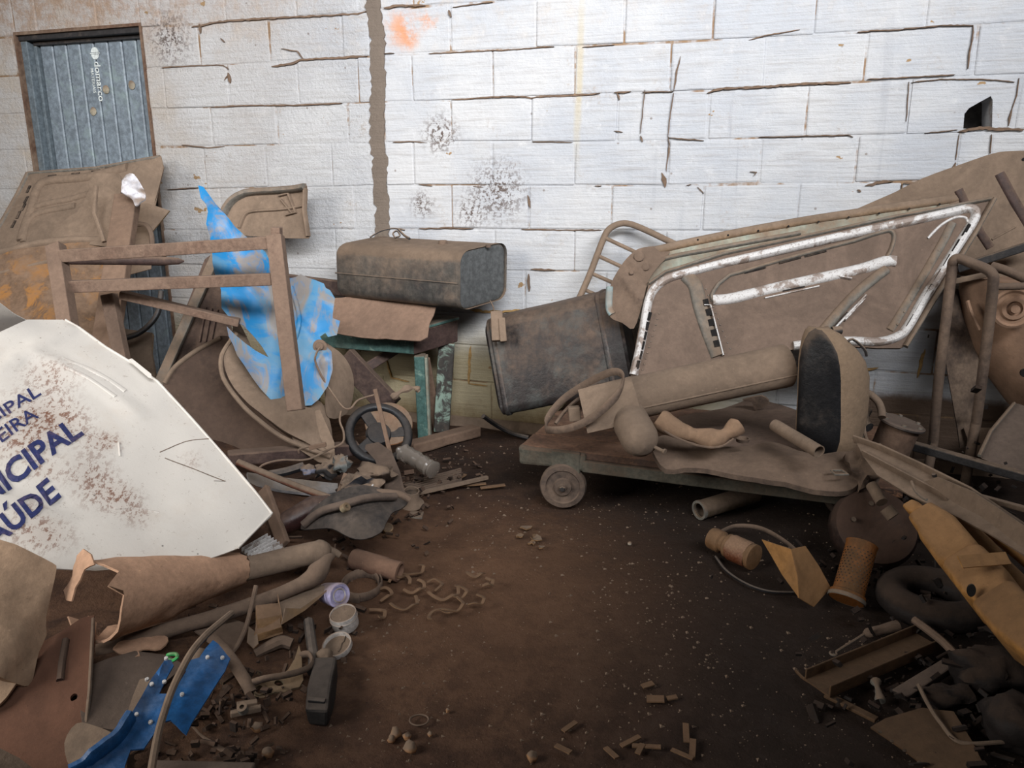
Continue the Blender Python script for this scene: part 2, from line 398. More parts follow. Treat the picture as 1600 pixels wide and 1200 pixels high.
# courses and upright joints as they run on this wall (it is not laid quite level)
def zline(pts):
    q = sorted(((PW(*p) - WO).dot(WS), PW(*p).z) for p in pts)
    def f(s_):
        if len(q) == 1: return q[0][1]
        if s_ <= q[0][0]: return q[0][1]
        for (a, za), (b, zb) in zip(q, q[1:]):
            if s_ <= b: return za + (zb - za) * (s_ - a) / (b - a)
        return q[-1][1]
    return f
R0 = zline([(200, 44), (312, 38), (400, 31), (575, 18), (604, 12), (770, 3), (1000, -8), (1300, -22), (1600, -38)])
ROWS = [lambda s_: -.04, zline([(750, 655)]), zline([(750, 597)]), zline([(750, 540)]), zline([(690, 487), (895, 489)]), zline([(600, 424), (850, 422), (1100, 428), (1400, 440)]),
        zline([(300, 360), (655, 357), (740, 357), (940, 360), (1100, 361), (1400, 366)]), zline([(262, 296), (570, 290), (660, 289), (1080, 290), (1180, 287), (1350, 286), (1470, 282), (1600, 278)]),
        zline([(285, 229), (570, 224), (650, 221), (940, 222), (1100, 218), (1333, 212), (1495, 206), (1600, 203)]), zline([(330, 167), (420, 165), (530, 161), (705, 156), (935, 148), (1105, 142), (1300, 130), (1490, 120), (1600, 117)]),
        zline([(255, 106), (570, 89), (672, 83), (865, 73), (1100, 64), (1350, 49), (1600, 34)]), R0] + [(lambda k: (lambda s_: R0(s_) + .195 * k))(k) for k in range(1, 6)]
UPL = {10: [309, 419, 534], 9: [256, 356, 465, 560], 8: [330, 433, 544], 7: [320, 416, 519]}
UPR = {10: [703, 838, 975, 1114, 1272, 1444], 9: [644, 770, 898, 1047, 1194, 1350, 1519], 8: [705, 831, 964, 1106, 1259, 1419, 1587], 7: [647, 770, 898, 1044, 1188, 1338, 1494], 6: [706, 826, 956, 1098, 1247, 1405, 1575]}
def spos(px, k): return ws(px, {10: 48, 9: 120, 8: 190, 7: 255, 6: 325}[k])
def joints(k, a, b, left):
    T = UPL if left else UPR; kk = k if k in T else ((7 if left else 6) + ((k - (7 if left else 6)) % 2) if not (k > 10) else (9 if k % 2 else 10))
    js = sorted(spos(px, kk) for px in T[kk]); o = 0 if kk == k else rb.uniform(-.02, .02); js = [j + o for j in js]
    while js[0] - .4 > a: js.insert(0, js[0] - .4)
    while js[-1] + .4 < b: js.append(js[-1] + .4)
    return [a] + [j for j in js if a + .05 < j < b - .05] + [b]
def block(sa, sb, z0_, z1_, holes=[]):
    g = rb.choice((.001, .0015, .0025)); d = rb.uniform(-.003, .004)
    za, zb, zc, zd = z0_(sa), z0_(sb), z1_(sb), z1_(sa)
    if holes: return out('concrete_block', wplate([(sa + g, za + g), (sb - g, zb + g), (sb - g, zc - g), (sa + g, zd - g)], holes, 0, .03), M_BLOCK, wallo)
    w = lambda: rb.uniform(-.0025, .0025)
    m = MB(); c = [(sa + g + w(), za + g + w()), (sb - g + w(), zb + g + w()), (sb - g + w(), zc - g + w()), (sa + g + w(), zd - g + w())]
    m.add([wl(s_, z_, d + w() * .6) for s_, z_ in c] + [wl(s_, z_, -.03) for s_, z_ in c], [(0, 1, 2, 3), (7, 6, 5, 4), (0, 4, 5, 1), (1, 5, 6, 2), (2, 6, 7, 3), (3, 7, 4, 0)])
    return out('concrete_block', m, M_BLOCK, wallo, bev=.007, seg=2)
hc = (sum(p[0] for p in hl) / len(hl), sum(p[1] for p in hl) / len(hl))
for k in range(len(ROWS) - 1):
    lo_, hi_ = ROWS[k], ROWS[k + 1]
    for a, b, left in ((S0, sx - seam_w / 2, True), (sx + seam_w / 2, S1, False)):
        js = joints(k, a, b, left)
        for sa, sb in zip(js, js[1:]):
            m_ = (sa + sb) / 2; za, zb = lo_(m_), hi_(m_)
            if sb > DS0 and sa < DS1 and za < DZT:
                if sa < DS0 - .03: block(sa, DS0, lo_, hi_)
                if sb > DS1 + .03: block(DS1, sb, lo_, hi_)
                if zb > DZT + .02: block(max(sa, DS0), min(sb, DS1), lambda s_: DZT, hi_)
                continue
            if sa < hc[0] < sb and za < hc[1] < zb:
                block(sa, sb, lo_, hi_, [[(p[0], max(p[1], lo_(p[0]) + .006)) for p in hl]]); continue
            block(sa, sb, lo_, hi_)
# rough filled seam between the two stretches of blockwork
rs_ = random.Random(3); L = []; Rr = []; z = 2.95
while z > .86:
    cx = sx + noise.noise(V((z * 2, 0, 0))) * .03 + noise.noise(V((z * 9, 0, 0))) * .012
    L.append((cx - .030 - rs_.uniform(0, .018), z)); Rr.append((cx + .028 + rs_.uniform(0, .014), z)); z -= .018
out('mortar_seam', wplate(L + Rr[::-1], [], .006, .03), M_MORT, wallo, rough=.003, rs=30)
# bare joints and cracks where the paint has gone
M_CRACK = dusty('bare_joint_mortar', (116, 94, 76), .4, dcol=(106, 90, 78), rough=.9)
M_CRACK2 = dusty('ochre_joint_mortar', (172, 138, 88), .15, dcol=(140, 116, 84), rough=.9)
rc = random.Random(8)
def crack(pts, w, ochre=False, off=.0075):
    q = []
    for i in range(len(pts) - 1):
        a, b = pts[i], pts[i + 1]; n = max(2, int(math.hypot(b[0] - a[0], b[1] - a[1]) / 5))
        q += [(a[0] + (b[0] - a[0]) * k / n, a[1] + (b[1] - a[1]) * k / n) for k in range(n)]
    q.append(pts[-1]); L = []; Rr = []; N = len(q)
    for i, (x, y) in enumerate(q):
        a = q[max(0, i - 1)]; b = q[min(N - 1, i + 1)]; dx, dy = b[0] - a[0], b[1] - a[1]; l = math.hypot(dx, dy) or 1; nx_, ny_ = -dy / l, dx / l
        k = min(1, i / 2 + .15, (N - 1 - i) / 2 + .15); j = (noise.noise(V((x * .09, y * .09, w))) * .9)
        h1 = w * .5 * k * rc.uniform(.45, 1.35); h2 = w * .5 * k * rc.uniform(.45, 1.35)
        for l_, s_ in ((L, h1), (Rr, -h2)): p = PW(x + nx_ * (s_ + j), y + ny_ * (s_ + j)); l_.append(((p - WO).dot(WS), p.z))
    return out('bare_joint', wplate(L + Rr[::-1], [], off, .012), M_CRACK2 if pts[0][1] > 480 else M_CRACK, wallo, smooth=False)
for pts, w in (([(300, 43), (345, 34), (400, 30), (480, 26), (560, 22), (574, 17)], 4), ([(253, 106), (300, 103), (350, 102), (358, 108)], 2.5), ([(357, 114), (361, 130)], 6), ([(312, 38), (314, 52)], 6),
    ([(425, 104), (460, 99), (470, 94), (520, 91), (574, 88)], 4), ([(330, 168), (380, 165), (410, 165), (470, 164), (535, 161)], 2.8), ([(285, 226), (325, 231), (352, 229)], 2.5), ([(262, 296), (310, 293)], 2), ([(440, 76), (465, 80), (474, 92)], 2),
    ([(706, 156), (770, 152), (822, 151), (830, 154), (840, 152), (900, 149), (938, 146)], 3.2), ([(960, 145), (986, 143)], 4), ([(964, 144), (968, 156)], 7), ([(1004, 144), (1052, 143)], 2), ([(1064, 88), (1058, 110), (1056, 126), (1053, 142)], 3), ([(1053, 145), (1046, 190), (1044, 212)], 1.5), ([(1044, 212), (1046, 225), (1041, 268)], 1.6), ([(1034, 270), (1037, 280), (1040, 293)], 11), ([(1008, 140), (1001, 208)], 1.2), ([(1001, 212), (1004, 222)], 5), ([(960, 204), (973, 206)], 5), ([(1045, 215), (1100, 220)], 2),
    ([(1105, 145), (1130, 138), (1180, 137), (1240, 132), (1330, 129)], 4.5), ([(1170, 63), (1200, 55), (1250, 47)], 2), ([(1340, 50), (1400, 47), (1470, 40), (1520, 40)], 2.5), ([(1520, 40), (1519, 62), (1514, 88), (1512, 108)], 3), ([(1355, 124), (1400, 122), (1450, 119), (1492, 117)], 2.4), ([(1424, 129), (1470, 124), (1540, 124), (1585, 128)], 2), ([(1592, 122), (1588, 150), (1580, 172)], 1.8), ([(1581, 170), (1575, 197)], 5), ([(1497, 206), (1512, 203), (1530, 200), (1560, 202), (1600, 203)], 6), ([(1186, 214), (1250, 213), (1325, 211), (1333, 214)], 2), ([(1445, 208), (1496, 203)], 1.8), ([(1498, 210), (1493, 250)], 2), ([(1493, 254), (1484, 276)], 8), ([(1549, 210), (1547, 240)], 1.5),
    ([(1352, 290), (1375, 285), (1396, 283)], 6), ([(1340, 296), (1345, 300)], 10), ([(1412, 286), (1440, 286), (1470, 282)], 5), ([(1409, 288), (1405, 322)], 4), ([(1420, 128), (1416, 190)], 1.8),
    ([(600, 13), (625, 9), (665, 9)], 5), ([(702, 16), (705, 27)], 9), ([(708, 12), (740, 7), (770, 4)], 2), ([(600, 84), (616, 83)], 2.4), ([(670, 84), (740, 81), (810, 77), (866, 73)], 2), ([(910, 74), (960, 70)], 1.8), ([(614, 222), (640, 221), (668, 223)], 2.2), ([(832, 222), (895, 222)], 1.6), ([(655, 287), (676, 291)], 3.4), ([(740, 291), (756, 293)], 2.5), ([(825, 305), (829, 325)], 5), ([(655, 357), (700, 356), (740, 357)], 2.8), ([(815, 358), (860, 359), (940, 360)], 2.4), ([(930, 290), (940, 290)], 3.5), ([(1073, 290), (1080, 288)], 5), ([(1090, 292), (1100, 302)], 4), ([(1172, 268), (1183, 269), (1178, 275)], 4),
    ([(830, 420), (868, 422)], 4), ([(826, 428), (827, 455)], 6), ([(735, 484), (760, 487), (820, 485), (850, 485), (895, 489)], 6), ([(736, 540), (734, 570), (733, 600)], 5), ([(733, 599), (762, 603)], 3), ([(605, 563), (612, 590), (640, 596)], 3), ([(1346, 580), (1372, 574)], 6), ([(1445, 545), (1432, 590)], 7), ([(1205, 636), (1240, 640)], 3), ([(345, 60), (352, 66)], 2), ([(356, 118), (352, 126)], 4)):
    crack(pts, w * .78)
# hollow of the broken block
mb = MB(); a0, a1 = hc[0] - .1, hc[0] + .1
for (s0, s1_, z0_, z1_, o0, o1) in ((a0 - .03, a1 + .03, hc[1] - .15, hc[1] + .12, -.24, -.22), (a0 - .02, a0, hc[1] - .15, hc[1] + .12, -.24, -.15), (a1, a1 + .02, hc[1] - .15, hc[1] + .12, -.24, -.15)):
    mb.box(wl(s0, z0_, o0), wl(s1_, z0_, o0) - wl(s0, z0_, o0), WN * (o1 - o0), V((0, 0, z1_ - z0_)))
M_CAV = dusty('block_hollow', (120, 114, 108), .2, rough=.8)
out('block_hollow', mb, M_CAV, wallo)
# door in the back wall
M_DOOR = dusty('blue_grey_door_paint', (120, 130, 138), .18, dcol=(128, 130, 120), rough=.45, sc_=5, top=.05, third=(128, 142, 142), tw=.12)
M_DFR = dusty('door_frame_paint', (100, 110, 116), .2, dcol=(120, 110, 90), rough=.5)
M_DEDGE = dusty('rusted_door_edge', (96, 68, 52), .4, rough=.8)
M_DARKM = dusty('dark_metal', (52, 50, 50), .2, rough=.5)
door = thing('door_1', None, None); door['kind'] = 'structure'
def wbox(mb, s0, s1, z0, z1, o0, o1): return mb.box(wl(s0, z0, o0), WS * (s1 - s0), WN * (o1 - o0), V((0, 0, z1 - z0)))
LS = ws(52, 120) - .005
n = 8; pw = (DS1 - .012 - LS) / n
for i in range(n):
    m = MB(); a = LS + i * pw; g = .0035
    sec = [(a + g, -.105), (a + g, -.075), (a + g + .006, -.07), (a + pw - g - .006, -.07), (a + pw - g, -.075), (a + pw - g, -.105)]
    m.loft([[wl(s_, 0.0, o_) for s_, o_ in sec], [wl(s_, DZT - .045, o_) for s_, o_ in sec]])
    pan = out('door_panel', m, M_DOOR, door, smooth=False)
    if i == 2: logo_s = a + pw
mb = MB(); wbox(mb, DS0 + .01, DS1 - .01, 0, DZT - .04, -.12, -.106); out('door_backing', mb, M_DARKM, door)
mb = MB(); wbox(mb, DS0 + .004, LS - .03, 0, DZT - .03, -.12, -.02); wbox(mb, LS - .026, LS - .006, 0, DZT - .05, -.11, -.055); out('door_frame', mb, M_DFR, door, bev=.004)
mb = MB(); wbox(mb, DS0 + .004, DS1 - .004, DZT - .03, DZT - .002, -.12, -.01); wbox(mb, LS - .02, DS1 - .01, DZT - .05, DZT - .034, -.1, -.05); out('door_head', mb, M_DARKM, door, bev=.003)
mb = MB(); wbox(mb, DS0 - .008, DS0 + .004, 0, DZT, -.1, .006); wbox(mb, DS1 - .008, DS1 + .006, 0, DZT, -.1, .008); wbox(mb, DS0 - .008, DS1 + .006, DZT - .004, DZT + .012, -.1, .006); out('door_edging', mb, M_DEDGE, door, rough=.003, rs=25)
M_PRINT = dusty('pale_print', (214, 220, 216), .12, rough=.6)
def text_mesh(body, size, extr=.0, bold=0., sx_=1.):
    cu = bpy.data.curves.new('t', 'FONT'); cu.body = body; cu.size = size; cu.offset = bold; cu.extrude = 0; cu.resolution_u = 3; cu.space_character = 1.0
    o = bpy.data.objects.new('t', cu); C.objects.link(o); dg = bpy.context.evaluated_depsgraph_get(); me = bpy.data.meshes.new_from_object(o.evaluated_get(dg))
    vs = [(v.co.x * sx_, v.co.y) for v in me.vertices]; fs = [tuple(p.vertices) for p in me.polygons]
    bpy.data.objects.remove(o); bpy.data.curves.remove(cu); bpy.data.meshes.remove(me); return vs, fs
def wtext(body, s, z, h, bold, name, sx_=1.):
    vs, fs = text_mesh(body, h * 1.35, bold=bold, sx_=sx_)   # reads downwards
    m = MB(); m.add([wl(s + y, z - x, -.068) for x, y in vs], fs); return out(name, m, M_PRINT, door, smooth=False)
q = PW(133, 96); sq = (q - WO).dot(WS)
TSZ = .05
lt = wtext('domarco', ws(133, 96) - .002 - .006, PW(133, 93).z, .042, .0009, 'lettering', .98)
wtext('MATERIAIS', ws(133, 96) - .038, PW(136, 103).z, .02, .0002, 'lettering', .98)
c = PW(132, 80); cs = (c - WO).dot(WS) ; m = MB(); 
for k in range(2):
    sg = 1 if k else -1; pts = [wl(cs + math.cos(a) * .026, c.z + sg * .005 + sg * math.sin(a) * .026, -.068) for a in [math.pi * i / 12 for i in range(13)]]; m.add(pts, [tuple(range(13))])
m.add([wl(cs - .033, c.z - .0025, -.068), wl(cs + .033, c.z - .0025, -.068), wl(cs + .033, c.z + .0025, -.068), wl(cs - .033, c.z + .0025, -.068)], [(0, 1, 2, 3)])
out('emblem', m, M_PRINT, door, smooth=False)
for (px, py) in ((166, 140), (146, 174), (206, 133)):
    q = PW(px, py, -.066); m = MB(); m.lathe(q, WN, [(.0, -.004), (.019, -.004), (.022, .002), (.016, .005), (.0, .006)], 16); out('old_sticker_mark', m, dusty('worn_sticker', (168, 160, 140), .4), door, rough=.002, rs=60)
# other sides of the shed (outside the frame)
mb = MB(); mb.box((-4.2, -2.6, -.05), (-.12, 0, 0), (0, 7.9, 0), (0, 0, 4.25)); out('wall_left', mb, M_BLOCK, kind='structure')
mb = MB(); mb.box((3.3, -2.6, -.05), (.12, 0, 0), (0, 7.4, 0), (0, 0, 4.25)); out('wall_right', mb, M_BLOCK, kind='structure')
mb = MB(); mb.box((-4.3, -2.7, 4.2), (7.8, 0, 0), (0, 8.2, 0), (0, 0, .1)); out('ceiling', mb, M_MORT, kind='structure')
# rubble strip at the wall foot
M_SKIRT = dusty('crumbled_render', (120, 96, 68), .5, rough=.9)
mb = MB(); secs = []
for i in range(60):
    s_ = DS1 + .1 + i * (2.9 - DS1) / 59; w_ = .04 + .035 * noise.noise(V((s_ * 3, 0, 0))); h_ = .035 + .025 * noise.noise(V((s_ * 5, 2, 0)))
    secs.append([wl(s_, -.03, 0), wl(s_, h_, 0), wl(s_, h_ * .8, w_ * .5), wl(s_, -.03, w_ + .02)])
mb.loft(secs); out('baseboard_back', mb, M_SKIRT, kind='structure', rough=.006, rs=20)
# ------------------------------------------------------------------ shared materials
M_DUSTY = dusty('dust_covered_steel', (104, 86, 74), .72, rough=.7)
M_DUSTY2 = dusty('dusty_dark_steel', (72, 60, 54), .5, dcol=(112, 94, 80), rough=.6)
M_TANK = dusty('oily_grey_tank_steel', (84, 82, 78), .33, dcol=(122, 104, 88), rough=.42, metal=.25, sc_=4, top=.85, streak=.3, third=(60, 58, 58), tf=.56, tw=.12)
M_TANK2 = dusty('dark_oily_tank_steel', (44, 39, 38), .06, dcol=(112, 94, 80), rough=.42, metal=.2, sc_=5, top=.8, third=(66, 68, 66), tf=.58, tw=.12)
M_WOODD = dusty('dusty_old_wood', (104, 82, 68), .5, dcol=(120, 98, 82), rough=.8)
M_MAROON = dusty('dark_maroon_board', (66, 50, 46), .28, dcol=(104, 86, 74), rough=.6)
M_OCHRE = dusty('ochre_flaking_paint', (104, 80, 60), .12, dcol=(122, 100, 82), third=(160, 108, 46), tf=.54, tw=.05, sc_=5, rough=.7)
M_PLY = dusty('stained_plywood', (142, 116, 74), .4, rough=.7)
M_CLOTH = dusty('dirty_white_cloth', (206, 204, 208), .16, rough=.9)
def blue_mat():
    t = NT('torn_blue_paint'); n1 = t.noise(4.2, 6, .62, dist=.7); n2 = t.noise(16, 6, .7); n3 = t.noise(7, 5, .7, dist=1.2, vec=t.scale((1, 1, .45), loc=(4, 2, 7)))
    c = t.mix(n2, rgb(18, 110, 166), rgb(30, 124, 178))
    c = t.mix(t.ramp(n1, .47, .56, 0, .8), c, rgb(86, 130, 156))
    c = t.mix(t.ramp(n3, .47, .62, 0, .9), c, t.mix(n2, rgb(120, 108, 96), rgb(142, 132, 120)))
    c = t.mix(t.ramp(n2, .66, .7, 0, .7), c, rgb(84, 84, 84))
    return t.done(c, .45, n2, .003, .6, 0, .35)
M_BLUE = blue_mat()
M_BLACK = dusty('black_plastic', (34, 34, 36), .22, dcol=(96, 86, 78), rough=.4)
M_SLOT = dusty('slot_dark', (22, 19, 18), .05, rough=.9)
def chip_mat():
    t = NT('chipped_pale_edge_paint'); n1 = t.noise(9, 6, .7, dist=.5); n2 = t.noise(40, 5, .75); n3 = t.noise(120, 3, .8)
    c = t.mix(n2, rgb(176, 172, 168), rgb(214, 212, 210))
    c = t.mix(t.ramp(n1, .52, .6, 0, .85), c, t.mix(n2, rgb(112, 94, 82), rgb(134, 116, 102)))
    c = t.mix(t.ramp(n3, .56, .62, 0, .6), c, rgb(104, 86, 74))
    return t.done(c, .5, n2, .003, .7, 0, .35)
M_CHIP = chip_mat()
M_GREEN = dusty('teal_bench_paint', (78, 108, 102), .25, dcol=(112, 98, 84), rough=.5, sc_=7, third=(122, 146, 134), tf=.62)
M_GREENP = dusty('pale_green_paint', (158, 172, 158), .42, dcol=(130, 112, 94), rough=.5, sc_=8, top=.2)
M_WIRE = dusty('rusty_wire', (110, 88, 74), .3, rough=.7)
M_EDGEL = dusty('grey_edge_paint', (118, 114, 106), .3, rough=.6)
M_TAN = dusty('tan_card', (164, 128, 88), .3, rough=.9)
def slots(parent, s, pts, w, l, d, mat=None, name='slot'):
    """dark punched slots along a pressed panel; d: direction in the picture plane"""
    for (px, py) in pts:
        a = s.on(px, py, .0015); b = s.on(px + d[0], py + d[1], .0015); t = (b - a).normalized(); n = s.pl.n; sd = t.cross(n).normalized()
        m = MB(); m.box(a - t * l / 2 - sd * w / 2 - n * .004, t * l, sd * w, n * .0065); out(name, m, mat or M_SLOT, parent, smooth=False)
# ------------------------------------------------------------------ tailgate lining leaning over the door
t = thing('van_door_liner', 'dust-brown pressed door panel with rounded ribs leaning across the blue-grey doorway', 'car door')
s = sheet('door_skin', [(42, 270), (60, 269), (150, 261), (236, 246), (251, 243), (256, 262), (246, 300), (238, 345), (236, 420), (120, 450), (-70, 470), (-60, 440), (0, 350), (25, 305)],
          ((42, 270, 4.27), (250, 245, 4.10), (0, 372, 4.02)), M_DUSTY, t, res=.035, bump=.006)
mb = MB(); rib(mb, s, spl2([(33, 376), (40, 352), (50, 328), (56, 303), (66, 287), (90, 281), (142, 276), (200, 262)]), .05, .018)
rib(mb, s, spl2([(50, 326), (75, 318), (110, 311), (140, 303)]), .035, .012); rib(mb, s, spl2([(36, 378), (42, 352), (54, 337), (80, 329), (118, 321)]), .035, .012)
out('pressed_rib', mb, M_DUSTY, t)
mb = MB(); rib(mb, s, [(44, 271), (28, 303), (2, 350), (-40, 420)], .022, .012); rib(mb, s, [(44, 271), (150, 263), (250, 245)], .016, .01); out('folded_edge', mb, M_EDGEL, t)
slots(t, s, [(45, 296), (41, 312), (37, 324), (29, 336), (21, 350)], .014, .045, (-6, 12)); slots(t, s, [(82, 275), (118, 271), (150, 266.5), (170, 263)], .009, .05, (12, -1.5))
# rusted hood below it
t = thing('rusted_bonnet', 'brown car bonnet with flaking ochre patches at the left edge, below the pressed door panel', 'car bonnet')
s = sheet('bonnet_skin', [(-40, 396), (60, 384), (110, 372), (170, 366), (192, 380), (190, 430), (176, 500), (150, 620), (-60, 600)], ((0, 392, 3.66), (185, 372, 3.76), (100, 560, 3.30)), M_OCHRE, t, res=.04, bump=.012, bend=lambda U, W: -.05 * (2 * U - 1) ** 2)
mb = MB(); rib(mb, s, [(-30, 392), (60, 381), (110, 373), (180, 368)], .035, .02); rib(mb, s, [(-30, 425), (80, 408), (140, 398)], .02, .012); out('folded_edge', mb, M_DUSTY, t)
# crumpled bits round the post
tag(sheet('bent_fender_scrap', spl2([(72, 378), (105, 340), (136, 306), (142, 280), (160, 271), (184, 271), (193, 288), (186, 318), (178, 348), (174, 385)], 3), ((75, 375, 3.82), (190, 285, 3.86), (172, 380, 3.72)), M_DUSTY, res=.03, bump=.028, bs=7).o,
    'crumpled brown fender scrap propped against the wide wooden post', 'scrap metal')
tag(sheet('triangular_sheet_scrap', [(222, 256), (252, 244), (256, 262), (240, 322), (232, 330), (208, 300), (204, 275)], ((222, 256, 3.96), (252, 244, 3.98), (235, 330, 3.9)), M_DUSTY, res=.03, bump=.008).o,
    'brown sheet corner standing behind the white rag', 'scrap metal')
mb = MB(); mb.bar(P(200, 306, 3.62), P(150, 640, 3.05), .105, .05, (0, -1, .2)); out('wide_wooden_post', mb, M_WOODD, None, 'wide dusty wooden post leaning back, white rag on its top', 'post', bev=.006)
s = Sheet(spl2([(190, 282), (203, 272), (214, 278), (226, 300), (223, 312), (211, 320), (206, 310), (196, 304), (189, 300)], 3), Plane((190, 282, 3.52), (225, 298, 3.52), (210, 320, 3.48)), th=.01, res=.012, bump=.035, bs=16)
out('white_rag', s.mb, M_CLOTH, None, 'white crumpled rag draped on the top of the wide post', 'rag')
tag(sheet('plywood_offcut', [(215, 317), (232, 318), (265, 329), (237, 363), (214, 346)], ((215, 317, 3.8), (265, 329, 3.82), (237, 363, 3.76)), M_PLY, res=.05, th=.012, bump=.002).o, 'yellowish four-sided plywood offcut right of the wide post', 'board')
mb = MB(); mb.tube(spl(P3([(150, 290, 3.7), (148, 330, 3.68), (152, 345, 3.66), (163, 378, 3.62)])), .011, 8); out('bent_strap', mb, M_DUSTY, None, 'bent brown strap hanging down over the crumpled fender scrap', 'strap')
mb = MB(); mb.tube(spl(P3([(212, 350, 3.75), (228, 352, 3.74), (236, 365, 3.73), (238, 385, 3.72)])), .012, 8); out('curved_pipe_piece', mb, M_DUSTY2, None, 'short curved pipe below the plywood offcut', 'pipe')
mb = MB(); mb.bar(P(203, 415, 3.8), P(170, 475, 3.7), .022, .02); out('pale_batten', mb, M_EDGEL, None, 'thin pale batten end showing between the rack rails', 'batten', bev=.003)
tag(sheet('tan_board', [(182, 512), (238, 520), (236, 548), (245, 600), (170, 600), (178, 545)], ((182, 512, 3.9), (238, 520, 3.85), (210, 600, 3.6)), M_PLY, th=.02, res=.06, bump=.003).o, 'tan board lying under the black hose behind the rack', 'board')
mb = MB(); mb.tube(spl(P3([(252, 455, 3.8), (246, 490, 3.75), (225, 515, 3.7), (200, 527, 3.66), (170, 530, 3.62)])), .014, 10); out('black_hose', mb, M_BLACK, None, 'black hose curving down in front of the blue-grey door', 'hose')
# dark maroon panel with a pale edge
t = thing('ribbed_maroon_board', 'dark maroon ribbed panel with a pale edge strip behind the blue torn sheet', 'panel')
s = sheet('panel_board', [(340, 390), (352, 470), (368, 540), (300, 575), (240, 606), (275, 520), (320, 405)], ((340, 390, 3.62), (352, 500, 3.5), (250, 600, 3.35)), M_MAROON, t, res=.05, bump=.004)
mb = MB()
for k in range(3): rib(mb, s, [(322 + k * 9, 480 + k * 2), (312 + k * 9, 535)], .012, .008)
out('pressed_rib', mb, M_MAROON, t)
mb = MB(); mb.bar(P(344, 385, 3.6), P(246, 606, 3.3), .042, .03, (0, -1, 0)); out('edge_strip', mb, M_EDGEL, t, bev=.004)
mb = MB(); mb.box(P(302, 462, 3.7), P(350, 470, 3.66) - P(302, 462, 3.7), V((.03, .12, 0)), V((0, 0, .06))); out('brown_carton', mb, M_TAN, None, 'brown carton edge between the maroon panel and the wall', 'box', bev=.004)
# wheel arch liner on the wall
t = thing('wheel_arch_liner', 'brown moulded wheel arch liner hanging against the white wall above the rack', 'wheel arch liner')
pl = Plane((352, 340, 3.86), (487, 293, 3.78), (482, 372, 3.74))
s = sheet('liner_shell', spl2([(349, 362), (352, 338), (362, 314), (378, 302), (400, 298)], 4) + [(440, 296), (487, 293), (485, 315), (480, 330), (481, 348), (486, 366), (484, 373), (440, 372), (380, 368)], pl, M_DUSTY, t, res=.02, bump=.004, bend=lambda U, W: .05 * (abs(2 * U - 1) ** 4), th=.006)
mb = MB(); rib(mb, s, spl2([(351, 358), (354, 338), (364, 316), (380, 304), (402, 299.5), (484, 295)]), .035, .035); out('rim', mb, M_EDGEL, t)
mb = MB(); rib(mb, s, spl2([(376, 356), (384, 336), (398, 330), (440, 327), (478, 322)]), .016, .012); rib(mb, s, [(437, 306), (452, 303), (464, 333), (448, 336)], .014, .016); rib(mb, s, [(440, 312), (458, 334)], .01, .014); rib(mb, s, [(484, 297), (479, 330), (484, 370)], .018, .02); out('moulded_rib', mb, M_DUSTY, t)
# bench and what stands on it
t = thing('work_bench', 'small teal painted bench against the wall, carrying the upper fuel tank', 'bench')
o = P(648, 554, 3.40); a = P(452, 538, 3.66) - o; b = P(715, 534, 3.58) - o; c = P(648, 518, 3.40) - o
mb = MB(); mb.box(o, a, a.normalized().cross(V((0, 0, 1))) * .03 * (1 if a.normalized().cross(V((0, 0, 1))).y > 0 else -1), c); out('front_apron', mb, M_GREEN, t, bev=.005)
mb = MB(); mb.box(o - a.normalized() * .002, b, a.normalized() * .035, c); out('side_apron', mb, M_MAROON, t, bev=.005)
mb = MB(); mb.box(o + c - a.normalized() * .008, a, b, V((0, 0, .016))); out('bench_top', mb, M_GREEN, t, bev=.004)
f = PZ(662, 684); mb = MB(); mb.bar(P(656, 554, 3.43), f, .05, .05, (0, -1, 0)); out('leg', mb, M_GREEN, t, bev=.005)
mb = MB(); mb.bar(P(666, 556, 3.42), f + V((.03, 0, .0)), .012, .05, (0, -1, 0)); out('leg_flange', mb, M_GREENP, t, bev=.002)
mb = MB(); mb.bar(P(698, 535, 3.56), PZ(690, 674) , .075, .04, (0, -1, 0)); out('leg', mb, dusty('chipped_teal', (70, 66, 62), .2, dcol=(100, 84, 70), third=(140, 160, 146), tf=.5, rough=.6), t, bev=.005)
for px in (486, 470):
    q = P(px, 545, 3.6 if px == 486 else 3.68); mb = MB(); mb.bar(q, V((q.x, q.y, 0)), .05, .04, (0, -1, 0)); out('leg', mb, M_GREEN, t, bev=.005)
mb = MB(); mb.bar(P(628, 540, 3.6), P(548, 590, 3.5), .045, .03, (0, -1, 0)); out('brace', mb, M_MAROON, t, bev=.004)
mb = MB(); mb.bar(P(664, 560, 3.5), PZ(684, 668), .045, .02, (0, -1, 0)); out('brown_plank', mb, M_WOODD, None, 'narrow brown plank standing between the two right bench legs', 'plank', bev=.004)
mb = MB(); mb.bar(P(436, 438, 3.86), P(620, 462, 3.66), .03, .075); out('dark_beam', mb, M_MAROON, None, 'dark wooden beam along the wall behind the upper fuel tank', 'beam', bev=.006)
mb = MB(); mb.box(P(470, 492, 3.75), P(560, 502, 3.66) - P(470, 492, 3.75), V((.02, .06, 0)), V((0, 0, .09))); out('dark_block', mb, M_MAROON, None, 'dark wooden block under the beam, right of the torn blue sheet', 'block', bev=.006)
tag(sheet('brown_metal_sheet', jag([(523, 465), (560, 464), (620, 470), (681, 480), (677, 492), (671, 505), (668, 527), (657, 533), (630, 531), (575, 528), (527, 521), (519, 505), (517, 499)], 1.2, 12), ((530, 466, 3.62), (681, 480, 3.42), (600, 530, 3.36)), dusty('flat_dusty_brown', (120, 96, 80), .8, dcol=(140, 114, 96), rough=.8), res=.035, bump=.006, th=.005).o,
    'brown dusty sheet lying on the bench under the fuel tank, torn right edge', 'sheet')
